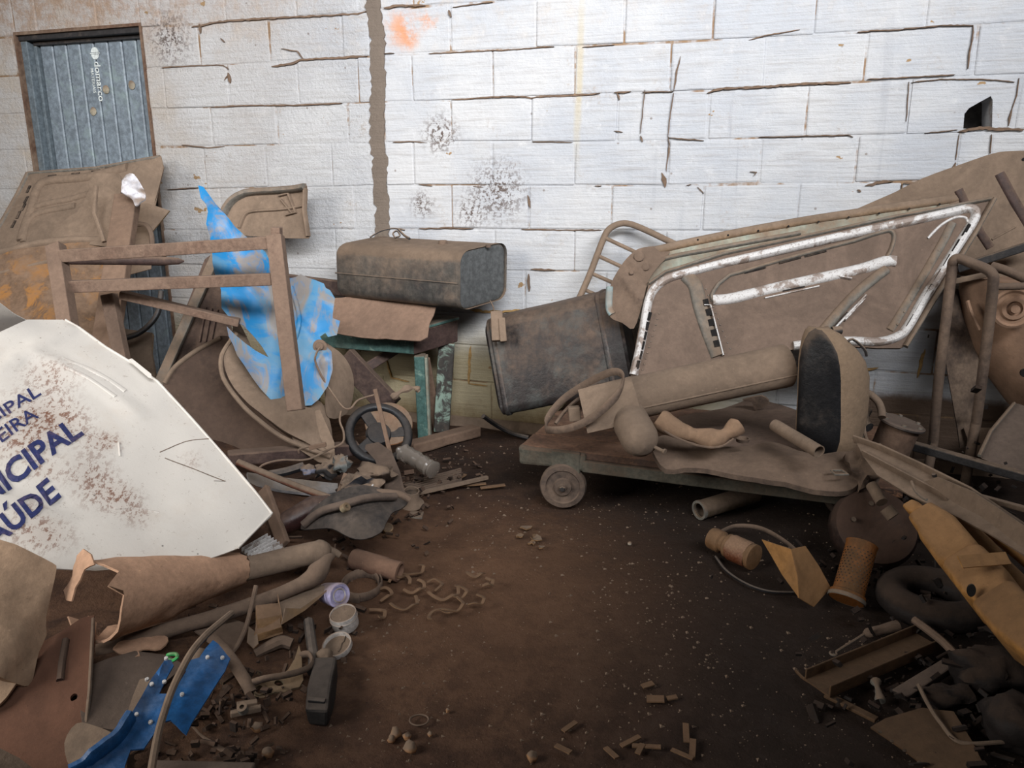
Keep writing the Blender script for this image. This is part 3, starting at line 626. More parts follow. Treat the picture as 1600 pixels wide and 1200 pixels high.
def rrect(o, u, v, r, n=5):
    U, W = u.length, v.length; un, vn = u.normalized(), v.normalized(); q = []
    for cx, cy, a0 in ((U - r, r, -90), (U - r, W - r, 0), (r, W - r, 90), (r, r, 180)):
        for k in range(n + 1): a = R(a0 + 90 * k / n); q.append(o + un * (cx + r * math.cos(a)) + vn * (cy + r * math.sin(a)))
    return q
def sc_loop(q, k): c = sum(q, V()) / len(q); return [c + (p - c) * k for p in q]
t = thing('fuel_tank', 'grey rounded box fuel tank lying on the bench, end plate facing right', 'fuel tank')
A = P(716, 486, 3.30); B = P(787, 465, 3.50); H = P(716, 394, 3.30) - A; Lc = P(526, 466, 3.60) - A
q0 = rrect(A, B - A, H, .05); 
mb = MB(); mb.loft([sc_loop([p + Lc * k for p in q0], 1 + .0 * k) for k in (0.0, .2, .4, .6, .8, .97)] + [sc_loop([p + Lc for p in q0], .94)]); out('tank_body', mb, M_TANK, t, rough=.002, rs=8, sharp=30)
mb = MB(); ln = Lc.normalized(); mb.loft([sc_loop([p - ln * .004 for p in q0], 1.0), sc_loop([p - ln * .012 for p in q0], 1.012), sc_loop([p + ln * .012 for p in q0], 1.014), sc_loop([p + ln * .012 for p in q0], .99)], cap=False); out('end_rim', mb, M_TANK, t)
mb = MB(); mb.loft([sc_loop([p - ln * .002 for p in q0], .975), sc_loop([p - ln * .004 for p in q0], .95), sc_loop([p - ln * .001 for p in q0], .8)]); out('end_plate', mb, dusty('grey_end_plate', (96, 98, 98), .14, rough=.4, metal=.3, streak=.2), t)
mb = MB(); mid = A + H * .47 - (B - A).normalized() * .002; mb.tube([mid, mid + Lc], .0035, 6); out('seam', mb, M_TANK, t)
tp = A + H + (B - A) * .55 + Lc * .42
mb = MB(); mb.lathe(tp + Lc * -.1 - V((0, 0, .002)), (0, 0, 1), [(.02, 0), (.02, .015), (.016, .018), (0, .018)], 14); out('filler_fitting', mb, M_DUSTY2, t); mb = MB(); mb.lathe(tp + Lc * -.45, (0, 0, 1), [(.012, -.004), (.012, .008), (0, .01)], 10); out('filler_fitting', mb, M_DUSTY2, t)
mb = MB(); w0 = P(575, 372, 3.66)
mb.tube(spl(P3([(578, 371, 3.62), (595, 361, 3.64), (615, 357, 3.65), (632, 360, 3.62)])), .004, 6); mb.tube(spl(P3([(618, 372, 3.6), (614, 365, 3.62), (620, 361, 3.63), (625, 368, 3.6), (619, 371, 3.58)])), .004, 6); mb.tube(spl(P3([(622, 358, 3.62), (632, 368, 3.6), (640, 373, 3.55)])), .006, 6)
out('tangled_wire', mb, M_DARKM, None, 'tangle of dark wire lying on top of the upper fuel tank', 'wire')
t = thing('dark_fuel_tank', 'dark oily flat fuel tank propped against the wall behind the trolley', 'fuel tank')
A = P(780, 653, 3.12); B = P(992, 612, 2.98); T = P(754, 503, 3.26); H = T - A; D = V((.06, .19, .0)); L = B - A
qa = rrect(A, D, H, .045)
mb = MB(); mb.loft([sc_loop(qa, .9)] + [[p + L * k for p in qa] for k in (.02, .25, .5, .75, .98)] + [sc_loop([p + L for p in qa], .92)]); out('tank_body', mb, M_TANK2, t, rough=.004, rs=7, sharp=30)
mb = MB()
for k in (.06, .86): mb = MB(); mb.loft([sc_loop([p + L * (k + d) for p in qa], sc__) for d, sc__ in ((-.02, 1.0), (-.012, 1.03), (.012, 1.03), (.02, 1.0))], cap=False); out('pressed_band', mb, M_TANK2, t)
mb = MB(); mb.bar(P(776, 487, 3.2), P(778, 533, 3.16), .05, .045, (0, -1, 0)); mb.bar(P(784, 497, 3.17), P(787, 534, 3.13), .028, .02, (0, -1, 0)); out('bracket', mb, M_DUSTY, t, bev=.004)
mb = MB(); mb.tube(spl(P3([(766, 470, 3.3), (770, 478, 3.25), (773, 488, 3.2)])), .003, 6); out('wire_stub', mb, M_DARKM, t)
# pipe guard with rungs
t = thing('tubular_rack', 'brown tubular guard with rungs, leaning on the wall left of the van doors', 'rack')
pth = spl(P3([(884, 515, 3.28), (898, 482, 3.30), (921, 430, 3.34), (941, 378, 3.38), (951, 359, 3.39), (967, 350, 3.4), (984, 350, 3.4), (1010, 360, 3.38), (1060, 384, 3.33), (1110, 408, 3.28)]))
mb = MB(); mb.tube(pth, .014, 10); out('outer_tube', mb, M_DUSTY, t)
for a, b in (((946, 372), (1010, 402)), ((935, 400), (1000, 430)), ((924, 427), (990, 456)), ((912, 452), (980, 482)), ((901, 476), (960, 503))):
    mb = MB(); mb.tube([P(a[0], a[1], 3.38 - (a[1] - 372) * .0006), P(b[0], b[1], 3.32 - (a[1] - 372) * .0006)], .0085, 8); out('rung', mb, M_DUSTY, t)
# ------------------------------------------------------------------ van doors at the right
t = thing('van_rear_door', 'large van door on its side with white chipped ribs, resting above the brown cylinder', 'car door')
dp = Plane((985, 590, 2.86), (1548, 312, 2.87), (1408, 543, 2.72))
s = sheet('door_skin', [(1014, 442), (1040, 424), (1070, 414), (1130, 396), (1250, 370), (1400, 338), (1500, 318), (1549, 310), (1551, 318), (1520, 368), (1484, 425), (1450, 480), (1414, 541), (1408, 544), (1370, 544), (1330, 541), (1240, 546), (1130, 562), (1040, 585), (985, 592), (993, 540), (1004, 480)],
          dp, dusty('dusty_van_door', (104, 88, 76), .8, dcol=(112, 95, 83), rough=.6, bd=.003), t, res=.022, bump=.0035, th=.02,
          ribs=(([(1160, 520), (1250, 500), (1300, 480)], .12, -.012), ([(1180, 430), (1330, 395)], .1, -.012), ([(1380, 500), (1440, 400)], .1, -.008)))
outer_rib = spl2([(990, 586), (1003, 530), (1012, 475), (1022, 452), (1042, 436), (1075, 426), (1120, 414), (1200, 395), (1300, 372), (1400, 351), (1480, 333), (1512, 326), (1524, 331), (1521, 346), (1502, 376), (1475, 418), (1442, 470), (1418, 512), (1402, 526), (1372, 534), (1320, 533), (1240, 540)], 4)
mb = MB(); rib(mb, s, outer_rib, .034, .02); o_rib = out('outer_rib', mb, M_CHIP, t)
mb = MB(); rib(mb, s, spl2([(1140, 430), (1200, 411), (1280, 389), (1340, 374), (1382, 362), (1394, 364), (1396, 376), (1389, 396), (1378, 408), (1355, 419), (1300, 431), (1200, 453), (1145, 467), (1120, 472), (1112, 462), (1122, 444)], 4), .016, .012, closed=True); out('window_rib', mb, M_EDGEL, t)
mb = MB(); rib(mb, s, spl2([(1114, 469), (1145, 466), (1200, 452), (1300, 430), (1352, 418), (1384, 408), (1400, 408)], 4), .042, .016); out('window_sill_rib', mb, M_CHIP, t)
mb = MB(); rib(mb, s, spl2([(1072, 430), (1086, 446), (1094, 478), (1106, 515), (1122, 556)], 4), .055, .014); c_rib = out('centre_rib', mb, M_EDGEL, t)
mb = MB(); rib(mb, s, spl2([(1385, 420), (1345, 452), (1312, 486), (1282, 522)], 4), .038, .014); d_rib = out('diagonal_rib', mb, M_EDGEL, t)
mb = MB(); rib(mb, s, spl2([(1352, 462), (1322, 494), (1290, 528)], 3), .012, .02); out('diagonal_edge', mb, M_CHIP, t)
mb = MB(); rib(mb, s, spl2([(1488, 348), (1468, 388), (1438, 440), (1405, 495), (1392, 515)], 4), .03, .008); rib(mb, s, [(1552, 312), (1522, 366), (1486, 424), (1452, 480), (1414, 542)], .02, .02); rib(mb, s, [(1014, 443), (1040, 425), (1130, 397), (1250, 371), (1400, 339), (1549, 311)], .014, .014); out('folded_edge', mb, M_EDGEL, t)
for p_, w_, h_ in (([(1100, 478), (1110, 478), (1130, 556)], .008, .02), ([(1350, 468), (1320, 500)], .01, .02), ([(1195, 466), (1280, 447)], .007, .008), ([(1310, 432), (1330, 436)], .01, .014), (spl2([(1450, 372), (1470, 352), (1492, 340), (1508, 340), (1512, 348)]), .01, .006)): mb = MB(); rib(mb, s, p_, w_, h_); out('raised_lip', mb, M_CHIP, t)
def slots_h(pts, w, l, d, h=.021, par=None):
    for (px, py) in pts:
        a = s.on(px, py, h); b = s.on(px + d[0], py + d[1], h); tt = (b - a).normalized(); sd = tt.cross(s.pl.n).normalized()
        m = MB(); m.box(a - tt * l / 2 - sd * w / 2 - s.pl.n * .003, tt * l, sd * w, s.pl.n * .004); out('slot', m, M_SLOT, par or t, smooth=False)
slots_h([(1507, 362), (1492, 386), (1478, 409), (1464, 432), (1449, 456), (1435, 480), (1421, 503)], .011, .05, (-10, 17), .019, o_rib)
slots_h([(1015, 496), (1011.5, 511), (1008, 526), (1004.5, 541), (1001, 556), (997, 571)], .012, .032, (-4, 16), .019, o_rib)
slots_h([(1103, 474), (1107, 489), (1111, 505), (1115, 521), (1119, 538)], .02, .026, (4, 16), .015, c_rib)
slots_h([(1318, 497), (1303, 514)], .012, .05, (-14, 16), .015, d_rib)
slots_h([(1235, 405.5), (1275, 395), (1180, 421)], .007, .08, (30, -8), .0045)
slots_h([(1240, 451)], .007, .08, (30, -6), .002)
mb = MB(); rr = random.Random(2)
for i in range(22):
    for (x_, y_) in ((1075 + i * 1.9, 452 + i * 4.6), (1024 - i * 1.3, 490 + i * 4.4)):
        q = s.on(x_ + 28 if x_ > 1060 else x_ + 6, y_, .002)
        if i % 2 == 0: mb.lathe(q, s.pl.n, [(.003, -.003), (.0025, .002), (0, .003)], 8)
    if i % 3 == 0: mb.lathe(s.on(1478 - i * 3.6, 372 + i * 6.4, .006), s.pl.n, [(.005, -.003), (.004, .003), (0, .004)], 8)
out('weld_spots', mb, M_EDGEL, t)['kind'] = 'stuff'
t = thing('green_tinted_van_door', 'second van door behind the white-ribbed one, only its pale green top edge showing', 'car door')
s = sheet('door_skin', [(962, 432), (990, 402), (1010, 392), (1100, 372), (1250, 344), (1400, 322), (1520, 306), (1530, 330), (1400, 420), (1250, 470), (1080, 500), (1000, 500)], ((1000, 440, 3.06), (1530, 318, 2.965), (1300, 470, 2.92)), M_GREENP, t, res=.05, bump=.003, th=.012)
mb = MB(); rib(mb, s, spl2([(1012, 394), (1100, 374), (1250, 346), (1400, 323.5), (1500, 309)]), .034, .012); out('folded_edge', mb, dusty('tan_door_edge', (132, 108, 84), .4, rough=.7), t)
mb = MB(); rib(mb, s, spl2([(1000, 425), (1040, 404), (1120, 388), (1250, 364)]), .02, .014); out('inner_lip', mb, M_EDGEL, t)
for i in range(9): mb = MB(); mb.lathe(s.on(1090 + i * 47, 376 - i * 7 + (i > 5) * 1.0, .0125), s.pl.n, [(.004, -.003), (.004, .001), (0, .001)], 8); out('screw_hole', mb, M_SLOT, t)
t = thing('inner_wing_panel', 'grey-brown pressed inner wing of a vehicle at the left end of the van doors', 'car panel')
s = sheet('wing_skin', spl2([(951, 478), (954, 450), (970, 422), (985, 404), (1005, 392), (1046, 386), (1042, 404), (1026, 424), (1012, 446), (1003, 480), (990, 516), (972, 506), (954, 496)], 3, True), ((955, 450, 3.06), (1045, 390, 3.1), (985, 510, 2.98)), M_DUSTY2, t, res=.014, bump=.01, bs=12, bend=lambda U, W: .05 * math.sin(U * 3.1), ribs=(([(975, 440), (995, 470)], .02, .012), ([(985, 415), (1000, 430)], .018, .012)))
mb = MB(); rib(mb, s, spl2([(953, 452), (952, 480), (957, 492)]), .03, .012); out('pale_edge', mb, dusty('bluish_edge', (150, 168, 168), .3, rough=.4), t)
for px, py, r_ in ((998, 408, .02), (1008, 424, .015), (986, 434, .009)): mb = MB(); mb.lathe(s.on(px, py, .003), s.pl.n, [(r_, -.01), (r_, .004), (r_ * .7, .007), (.0, .007)], 14); out('round_boss', mb, M_DUSTY2, t)
# ------------------------------------------------------------------ wooden rack, torn blue sheet, wings
M_RACK = dusty('dusty_rack_timber', (98, 76, 64), .5, dcol=(116, 96, 82), rough=.8, sc_=9)
t = thing('timber_rack', 'brown two-rail timber frame standing in front of the torn blue sheet', 'rack')
def barp(name, a, b, w, h, mat, par, bev=.003, up=(0, -1, 0), **k):
    mb = MB(); mb.bar(P(*a), P(*b), w, h, up); return out(name, mb, mat, par, bev=bev, rough=.0015, rs=20, sub=1, **k)
barp('post', (87, 384, 2.90), (120, 600, 2.62), .056, .045, M_RACK, t)
barp('post', (430, 368, 2.82), (463, 641, 2.66), .056, .045, M_RACK, t)
barp('rail', (97, 400, 2.86), (424, 379, 2.82), .046, .04, M_RACK, t)
barp('rail', (104, 448, 2.84), (426, 436, 2.79), .043, .04, M_RACK, t)
barp('stub_post', (432, 355, 2.90), (433, 376, 2.9), .034, .04, M_RACK, t)
barp('back_leg', (170, 460, 2.96), (196, 585, 2.9), .05, .04, M_RACK, t)
barp('diagonal_brace', (188, 460, 2.9), (374, 504, 2.98), .03, .04, M_RACK, t)
mb = MB(); a, b = P(104, 407, 3.0), P(288, 408, 3.05); mb.tube([a, a.lerp(b, .6), a.lerp(b, .8), a.lerp(b, .95), b], [.016, .017, .018, .013, .003], 10, flat=((0, 0, 1), .4)); out('flat_bar', mb, M_MAROON, None, 'dark flat blade lying level behind the timber rack, rounded right end', 'blade')
t = thing('torn_blue_sheet', 'bright blue torn car body sheet, jagged edges, standing upright behind the timber rack', 'sheet metal')
BL = [(310, 292), (318, 294), (328, 307), (338, 319), (352, 334), (368, 352), (385, 365), (398, 371), (415, 386), (424, 404), (432, 420), (450, 432), (463, 430), (470, 427), (480, 434), (505, 446), (508, 453), (515, 457), (522, 470), (519, 492), (519, 500), (530, 505), (525, 527), (512, 528), (508, 521), (500, 526), (508, 540), (517, 552), (519, 580), (512, 604), (498, 624), (487, 632), (470, 632), (455, 628), (446, 624), (437, 634), (424, 621), (408, 604), (395, 587), (381, 566), (370, 551), (364, 536), (357, 523), (354, 508), (366, 519), (382, 531), (400, 543), (420, 553), (411, 538), (396, 520), (380, 504), (362, 499), (352, 487), (346, 480), (345, 450), (335, 425), (332, 410), (331, 385), (327, 365), (322, 350), (325, 331), (322, 320), (314, 312)]
s = sheet('body_sheet', BL, ((310, 292, 3.16), (522, 470, 3.12), (437, 634, 2.86)), M_BLUE, t, res=.022, bump=.02, bs=6, th=.003,
          bend=lambda U, W: .05 * math.sin(U * 5.5 + W * 3), ribs=(([(360, 340), (430, 470), (500, 560)], .06, .02), ([(440, 470), (455, 625)], .03, -.02)))
mb = MB(); rib(mb, s, spl2([(455, 445), (468, 500), (455, 560), (470, 625)]), .02, .008); out('pressed_crease', mb, M_BLUE, t)
M_DISH = dusty('dark_dusty_shell', (42, 34, 32), .3, dcol=(84, 68, 58), rough=.8, top=.8)
t = thing('dark_wing_shell', 'large dark hollow wing shell lying open behind the curved brown wing', 'car wing')
s = sheet('wing_shell', spl2([(254, 600), (272, 572), (308, 545), (346, 524), (375, 540), (420, 600), (470, 660), (505, 692), (480, 704), (420, 708), (360, 706), (300, 680), (260, 640)], 4, True), ((258, 595, 3.12), (345, 525, 3.26), (480, 700, 3.04)), M_DISH, t, res=.03, bump=.004, bend=lambda U, W: -.09 * math.sin(max(0, min(1, U)) * 3.1) * math.sin(max(0, min(1, W)) * 3.1))
mb = MB(); rib(mb, s, spl2([(256, 598), (273, 573), (308, 546), (344, 527)]), .02, .01); out('rolled_edge', mb, M_DUSTY, t)
t = thing('curved_brown_wing', 'dusty brown curved car wing sweeping down below the torn blue sheet', 'car wing')
LE = [(372, 520, 3.06), (356, 540, 3.02), (347, 560, 2.98), (351, 590, 2.95), (375, 625, 2.9), (400, 650, 2.86), (440, 680, 2.83), (480, 698, 2.82), (518, 712, 2.82)]
RE = [(376, 504, 3.14), (390, 530, 3.12), (404, 560, 3.1), (425, 590, 3.06), (450, 612, 3.02), (480, 618, 3.0), (505, 630, 3.0), (518, 660, 2.98), (524, 706, 2.92)]
le, re_ = spl(P3(LE), 4), spl(P3(RE), 4); mb = MB(); secs = []
for a, b in zip(le, re_):
    d = b - a; n_ = V((-.3, -1, .45)).normalized(); row = []
    for k in range(9): u = k / 8; row.append(a + d * u + n_ * (math.sin(u * 2.6 + .15) * .045) - n_ * (.06 * (u < .06)))
    row += [p - n_ * .006 for p in reversed(row)]; secs.append(row)
mb.loft(secs); s_w = out('wing_skin', mb, M_DUSTY, t, rough=.006, rs=6, sharp=60)
mb = MB(); mb.tube([p + V((0, -.012, 0)) for p in le], .009, 8); out('rolled_edge', mb, M_DUSTY, t)
tag(sheet('brown_curved_flap', spl2([(498, 538), (516, 546), (535, 572), (547, 606), (546, 640), (530, 652), (512, 655), (500, 640)], 4, True), ((500, 545, 3.1), (547, 606, 3.16), (510, 650, 3.0)), M_DUSTY, res=.025, bump=.006, bend=lambda U, W: .04 * math.sin(U * 3.1), th=.006).o, 'rounded brown flap standing right of the torn blue sheet', 'car panel')
mb = MB(); mb.lathe(P(500, 541, 3.0), (0, -1, .1), [(.026, -.004), (.028, .002), (.018, .004), (.014, .012), (.009, .014), (0, .014)], 16); out('bolt_washer', mb, M_DUSTY2, None, 'bolt with round washer at the right edge of the torn blue sheet', 'bolt')
barp('dark_metal_channel', (538, 558, 3.28), (612, 636, 3.2), .10, .05, M_MAROON, None, label='dark sloping channel behind the brown flap, pointing down to the steering wheel', cat='channel')
tag(sheet('lower_wing_flap', [(440, 660), (500, 640), (522, 690), (524, 727), (498, 722), (470, 704)], ((440, 660, 2.9), (522, 690, 2.86), (498, 722, 2.8)), M_DUSTY, res=.03, bump=.012).o, 'brown flap end hanging below the curved wing', 'car panel')
for nm, pts, lb in (('bent_wire', [(500, 543, 2.96), (494, 553, 2.95), (493, 566, 2.95), (505, 592, 2.95), (522, 618, 2.94), (537, 637, 2.93), (548, 638, 2.92), (560, 625, 2.95), (585, 617, 2.98)], 'thin bent wire looping from the bolt washer to the steering wheel'),
                    ('bent_wire', [(533, 642, 2.92), (531, 658, 2.9), (537, 676, 2.86), (535, 692, 2.8), (515, 702, 2.76), (480, 718, 2.7), (440, 719, 2.66), (412, 726, 2.62), (402, 736, 2.6)], 'long thin wire running left below the brown curved wing')):
    mb = MB(); mb.tube(spl(P3(pts)), .0042, 6); out(nm, mb, M_WIRE, None, lb, 'wire')
mb = MB(); mb.tube(spl(P3([(486, 697, 2.72), (468, 702, 2.7), (467, 708, 2.7)])) , .004, 6); out('wire_hook', mb, M_WIRE, None, 'little wire hook at the end of the brown wing', 'wire')
barp('wood_splinter', (483, 700, 2.7), (510, 694, 2.7), .018, .012, M_WOODD, None, label='short wooden splinter resting on the lower end of the brown wing', cat='wood scrap')
# steering wheel
M_BLK2 = dusty('black_rim', (26, 27, 30), .08, dcol=(70, 64, 60), rough=.4)
t = thing('steering_wheel', 'black steering wheel standing on edge by the bench leg', 'steering wheel')
c = P(592, 678, 2.98); pl = Plane((540, 690, 2.92), (640, 650, 3.06), (600, 730, 2.88)); n_ = pl.n; u_ = (P(640, 655, 3.04) - c); u_ = (u_ - n_ * u_.dot(n_)).normalized(); v_ = n_.cross(u_)
if v_.z < 0: v_ = -v_
mb = MB(); mb.tube([c + u_ * math.cos(a) * .118 + v_ * math.sin(a) * .122 for a in [2 * math.pi * i / 40 for i in range(40)]], .019, 12, closed=True); out('rim', mb, M_BLK2, t)
mb = MB(); mb.lathe(c - n_ * .02, n_, [(.05, 0), (.054, .02), (.046, .032), (.02, .038), (0, .038)], 24); out('hub', mb, M_BLK2, t)
for a0 in (200, 340, 95):
    a = R(a0); d = u_ * math.cos(a) + v_ * math.sin(a); mb = MB(); mb.bar(c + d * .04, c + d * .112, .045, .014, n_); out('spoke', mb, M_BLK2, t, bev=.004)
mb = MB(); q = c + V((.035, .045, .03)); mb.lathe(q, n_, [(0, -.004), (.096, -.004), (.098, .0), (.096, .004), (.03, .012), (0, .012)], 28); out('tan_disc', mb, dusty('tan_fibre_disc', (150, 104, 72), .2, rough=.8), None, 'tan round disc behind the steering wheel', 'disc')
mb = MB(); mb.bar(P(586, 608, 2.86), P(612, 718, 2.78), .016, .01, (0, -1, 0)); out('thin_stick', mb, M_WOODD, None, 'thin brown stick leaning across the steering wheel', 'stick', bev=.002)
mb = MB(); mb.tube(spl(P3([(612, 622, 3.1), (630, 610, 3.12), (648, 606, 3.14), (655, 612, 3.14)])), [.012 + .004 * math.sin(i) for i in range(19)], 8); out('crumpled_pipe', mb, M_DUSTY, None, 'crumpled brown pipe end above the steering wheel', 'pipe', rough=.004, rs=30)
mb = MB(); mb.loft([[p + V((0, 0, 0)) for p in rrect(P(570, 702, 2.72), V((.05, .0, .01)), V((.0, .02, .012)), .004)], rrect(P(586, 720, 2.66), V((.06, 0, .02)), V((0, .02, .01)), .004), rrect(P(596, 752, 2.56), V((.065, 0, .02)), V((0, .02, .01)), .004), rrect(P(606, 790, 2.46), V((.062, 0, .015)), V((0, .02, .01)), .004)]); out('pedal_arm', mb, dusty('dark_pedal', (62, 52, 46), .3, dcol=(88, 74, 64)), None, 'curved dark flat arm leaning over the engine scrap below the steering wheel', 'bracket', rough=.002)
mb = MB(); A = P(622, 702, 2.86); B = P(678, 735, 2.74); mb.tube(spl([A, A.lerp(B, .2), A.lerp(B, .6), A.lerp(B, .9), B]), [.012 + .002 * (i % 3) + (.018 if i > 4 else 0) for i in range(25)], 12)
mt = NT('clear_plastic'); mt.b.inputs['Transmission Weight'].default_value = .55; M_CLEAR = mt.done(rgb(150, 140, 130), .25, None)
out('plastic_bottle', mb, M_CLEAR, None, 'crushed clear plastic bottle beside the steering wheel', 'bottle', rough=.004, rs=30)
# ------------------------------------------------------------------ trolley and its load
M_CART = dusty('oily_trolley_deck', (62, 46, 38), .3, dcol=(112, 84, 66), rough=.7, sc_=7, third=(128, 92, 68), tf=.62, top=.3)
M_CARTG = dusty('green_grey_trolley_rail', (82, 80, 70), .35, dcol=(88, 74, 62), rough=.7, sc_=9)
t = thing('trolley', 'low wooden trolley with grey-green front rail and small solid wheel, loaded with scrap', 'trolley')
ZD = .225; FL = PZ(812, 694, ZD); FR = PZ(1410, 765, ZD); BLc = PZ(872, 640, ZD); e1 = FR - FL; e2 = BLc - FL; e2 = e2 * (.72 / e2.length)
np_ = 5
for i in range(np_):
    mb = MB(); o = FL + e2 * (i / np_) + e1 * (random.uniform(0, .012)); mb.box(o - V((0, 0, .03 + random.uniform(0, .003))), e1, e2 * (.97 / np_), V((0, 0, .03))); out('deck_board', mb, M_CART, t, bev=.004, rough=.0025, rs=15, sub=3)
mb = MB(); o = FL - e2.normalized() * .012 - V((0, 0, .075)); mb.box(o + e1 * .19, e1 * .8, e2.normalized() * .04, V((0, 0, .044))); out('front_rail', mb, M_CARTG, t, bev=.004, rough=.002, sub=2)
mb = MB(); mb.box(o + e1 * -.0, e1 * .2, e2.normalized() * .10, V((0, 0, .072))); out('corner_block', mb, M_CARTG, t, bev=.012, rough=.006, rs=14, sub=3)
mb = MB(); mb.box(o + e2 * .9, e1 * .98, e2.normalized() * .04, V((0, 0, .044))); out('back_rail', mb, M_CARTG, t, bev=.004)
e1n, e2n = e1.normalized(), e2.normalized()
for kx, ky in ((.135, -.01), (.9, .35), (.12, .75), (.9, .75)):
    w = FL + e1 * kx + e2 * ky; w.z = .088; wd = V((-.16, -1, 0)).normalized() if kx < .2 else -e2n
    mb = MB(); mb.lathe(w - wd * .02, wd, [(.0, 0), (.07, 0), (.083, .004), (.086, .012), (.086, .03), (.081, .038), (.064, .040), (.060, .034), (.034, .032), (.031, .044), (.016, .046), (.013, .056), (0, .056)], 36); wo = out('wheel', mb, dusty('dusty_wheel', (70, 60, 54), .45, dcol=(104, 88, 76), rough=.6), t, rough=.001, rs=40)
    mb = MB(); mb.lathe(w + wd * .034, wd, [(.012, -.004), (.012, .004), (.009, .008), (0, .008)], 6); out('axle_nut', mb, M_DARKM, wo)
    mb = MB(); mb.box(w + V((-.05, 0, .05)) + e2n * .01, e1n * .11, e2n * .07, V((0, 0, .1 if ky > .5 or kx > .5 else .085))); out('wheel_bracket', mb, M_CARTG, t, bev=.006)
# brown cylinder
t = thing('brown_cylinder', 'long dusty brown metal cylinder lying across the trolley', 'cylinder')
A = P(925, 636, 2.54); B = P(1228, 571, 2.64); d = (B - A).normalized(); Lg = (B - A).length
mb = MB(); mb.lathe(A, d, [(.062, .0), (.073, .0), (.0745, .02), (.074, Lg * .5), (.0765, Lg * .97), (.0775, Lg * .975), (.0765, Lg), (.066, Lg), (.064, Lg * .96), (0, Lg * .955)], 40); out('cylinder_body', mb, M_DUSTY, t, rough=.0015, rs=8)
mb = MB(); w_ = (V((0, -1, -.25)).normalized()); w_ = (w_ - d * w_.dot(d)).normalized(); mb.tube([A + w_ * .0745, B + w_ * .0765], .003, 6); out('welded_seam', mb, M_DUSTY, t)
tag(sheet('cylinder_end_flap', [(903, 609), (985, 588), (1000, 640), (958, 668), (918, 677)], ((903, 609, 2.52), (985, 588, 2.52), (918, 677, 2.45)), M_DUSTY, t, res=.03, bump=.003, th=.004, bend=lambda U, W: .02 * math.sin(W * 3.1)).o)
mb = MB(); q = P(890, 660, 2.52); mb.box(q, V((.04, -.005, .006)), V((0, .03, 0)), V((-.006, 0, .05))); out('end_cleat', mb, M_DUSTY, t, bev=.004)
mb = MB(); mb.tube(spl(P3([(853, 668, 2.6), (858, 650, 2.62), (880, 624, 2.62), (915, 600, 2.58), (950, 583, 2.5), (968, 582, 2.47), (974, 594, 2.44), (962, 620, 2.4), (925, 653, 2.42), (890, 669, 2.46), (860, 672, 2.52)]), 5, True), .013, 8, closed=True, flat=((0, 0, 1), .35)); out('strap_hoop', mb, M_DUSTY2, None, 'flat brown strap bent into a hoop around the cylinder end', 'strap')
mb = MB(); mb.tube(spl(P3([(868, 662, 2.56), (885, 640, 2.6), (905, 622, 2.64), (930, 606, 2.6)])), .007, 6); out('thin_strap', mb, M_DUSTY2, None, 'thin strap inside the flat hoop at the cylinder end', 'strap')
t = thing('round_nosed_canister', 'short round-nosed dusty canister leaning on the front of the brown cylinder', 'canister')
A = P(978, 645, 2.52); B = P(1002, 690, 2.36); d = (B - A).normalized(); r_ = .062
mb = MB(); mb.lathe(A - d * .06, d, [(0, 0), (.03, .002), (.052, .014), (r_, .04), (r_, .04 + (B - A).length), (.058, .06 + (B - A).length), (.048, .078 + (B - A).length), (.03, .09 + (B - A).length), (0, .095 + (B - A).length)], 28); out('canister_body', mb, dusty('grey_brown_canister', (98, 88, 82), .6, dcol=(126, 108, 92), rough=.6), t, sharp=60)
mb = MB(); mb.tube([P(1014, 694, 2.36), P(1038, 706, 2.32)], .006, 8); mb.lathe(P(1037, 705, 2.32), (P(1038, 706, 2.32) - P(1014, 694, 2.36)), [(0, 0), (.01, 0), (.01, .006), (0, .006)], 10); out('valve_stem', mb, M_DUSTY, t)
# dented flat panels on the deck
zz = ZD + .02
def ztop(z, dz=0): return lambda px, py: PZ(px, py, z)
tag(sheet('maroon_floor_sheet', [(1060, 652), (1130, 636), (1180, 622), (1245, 640), (1300, 680), (1290, 712), (1230, 706), (1140, 716), (1060, 690)], (PZ(1060, 660, ZD + .015), PZ(1240, 640, ZD + .03), PZ(1180, 712, ZD + .02)), M_MAROON, res=.05, bump=.01).o, 'dark maroon dented sheet lying at the back of the trolley', 'sheet')
tag(sheet('dented_brown_panel', spl2([(1018, 692), (1050, 682), (1100, 694), (1160, 704), (1205, 697), (1235, 706), (1270, 722), (1310, 718), (1345, 712), (1352, 735), (1342, 758), (1322, 767), (1270, 764), (1180, 750), (1090, 738), (1040, 738), (1020, 715)], 3, True), (PZ(1020, 700, ZD + .05), PZ(1345, 712, ZD + .05), PZ(1180, 750, ZD + .015)), M_DUSTY2, res=.022, bump=.014, bs=6, th=.018, bend=lambda U, W: .025 * math.sin(max(0, min(1, W)) * 3.1)).o, 'large dented brown panel lying flat along the front of the trolley', 'car panel')
t = thing('bent_bracket', 'brown bent scoop-shaped bracket with upturned right end lying on the dented panel', 'bracket')
mb = MB(); pts = spl(P3([(1030, 655, 2.42), (1050, 668, 2.40), (1080, 680, 2.38), (1105, 685, 2.36), (1125, 683, 2.36), (1140, 674, 2.37), (1152, 664, 2.38)]), 5)
mb.tube(pts, [.030 + .006 * math.sin(i * .5) for i in range(len(pts))], 12, flat=((.25, .0, 1), .9)); out('bracket_body', mb, dusty('light_dusty_bracket', (122, 92, 72), .6, dcol=(138, 112, 90), rough=.8), t, rough=.009, rs=14, sharp=60)
mb = MB(); mb.tube([p + V((0, -.03, -.02)) for p in pts[2:-4]], .004, 6); out('bracket_lip', mb, M_DUSTY2, t)
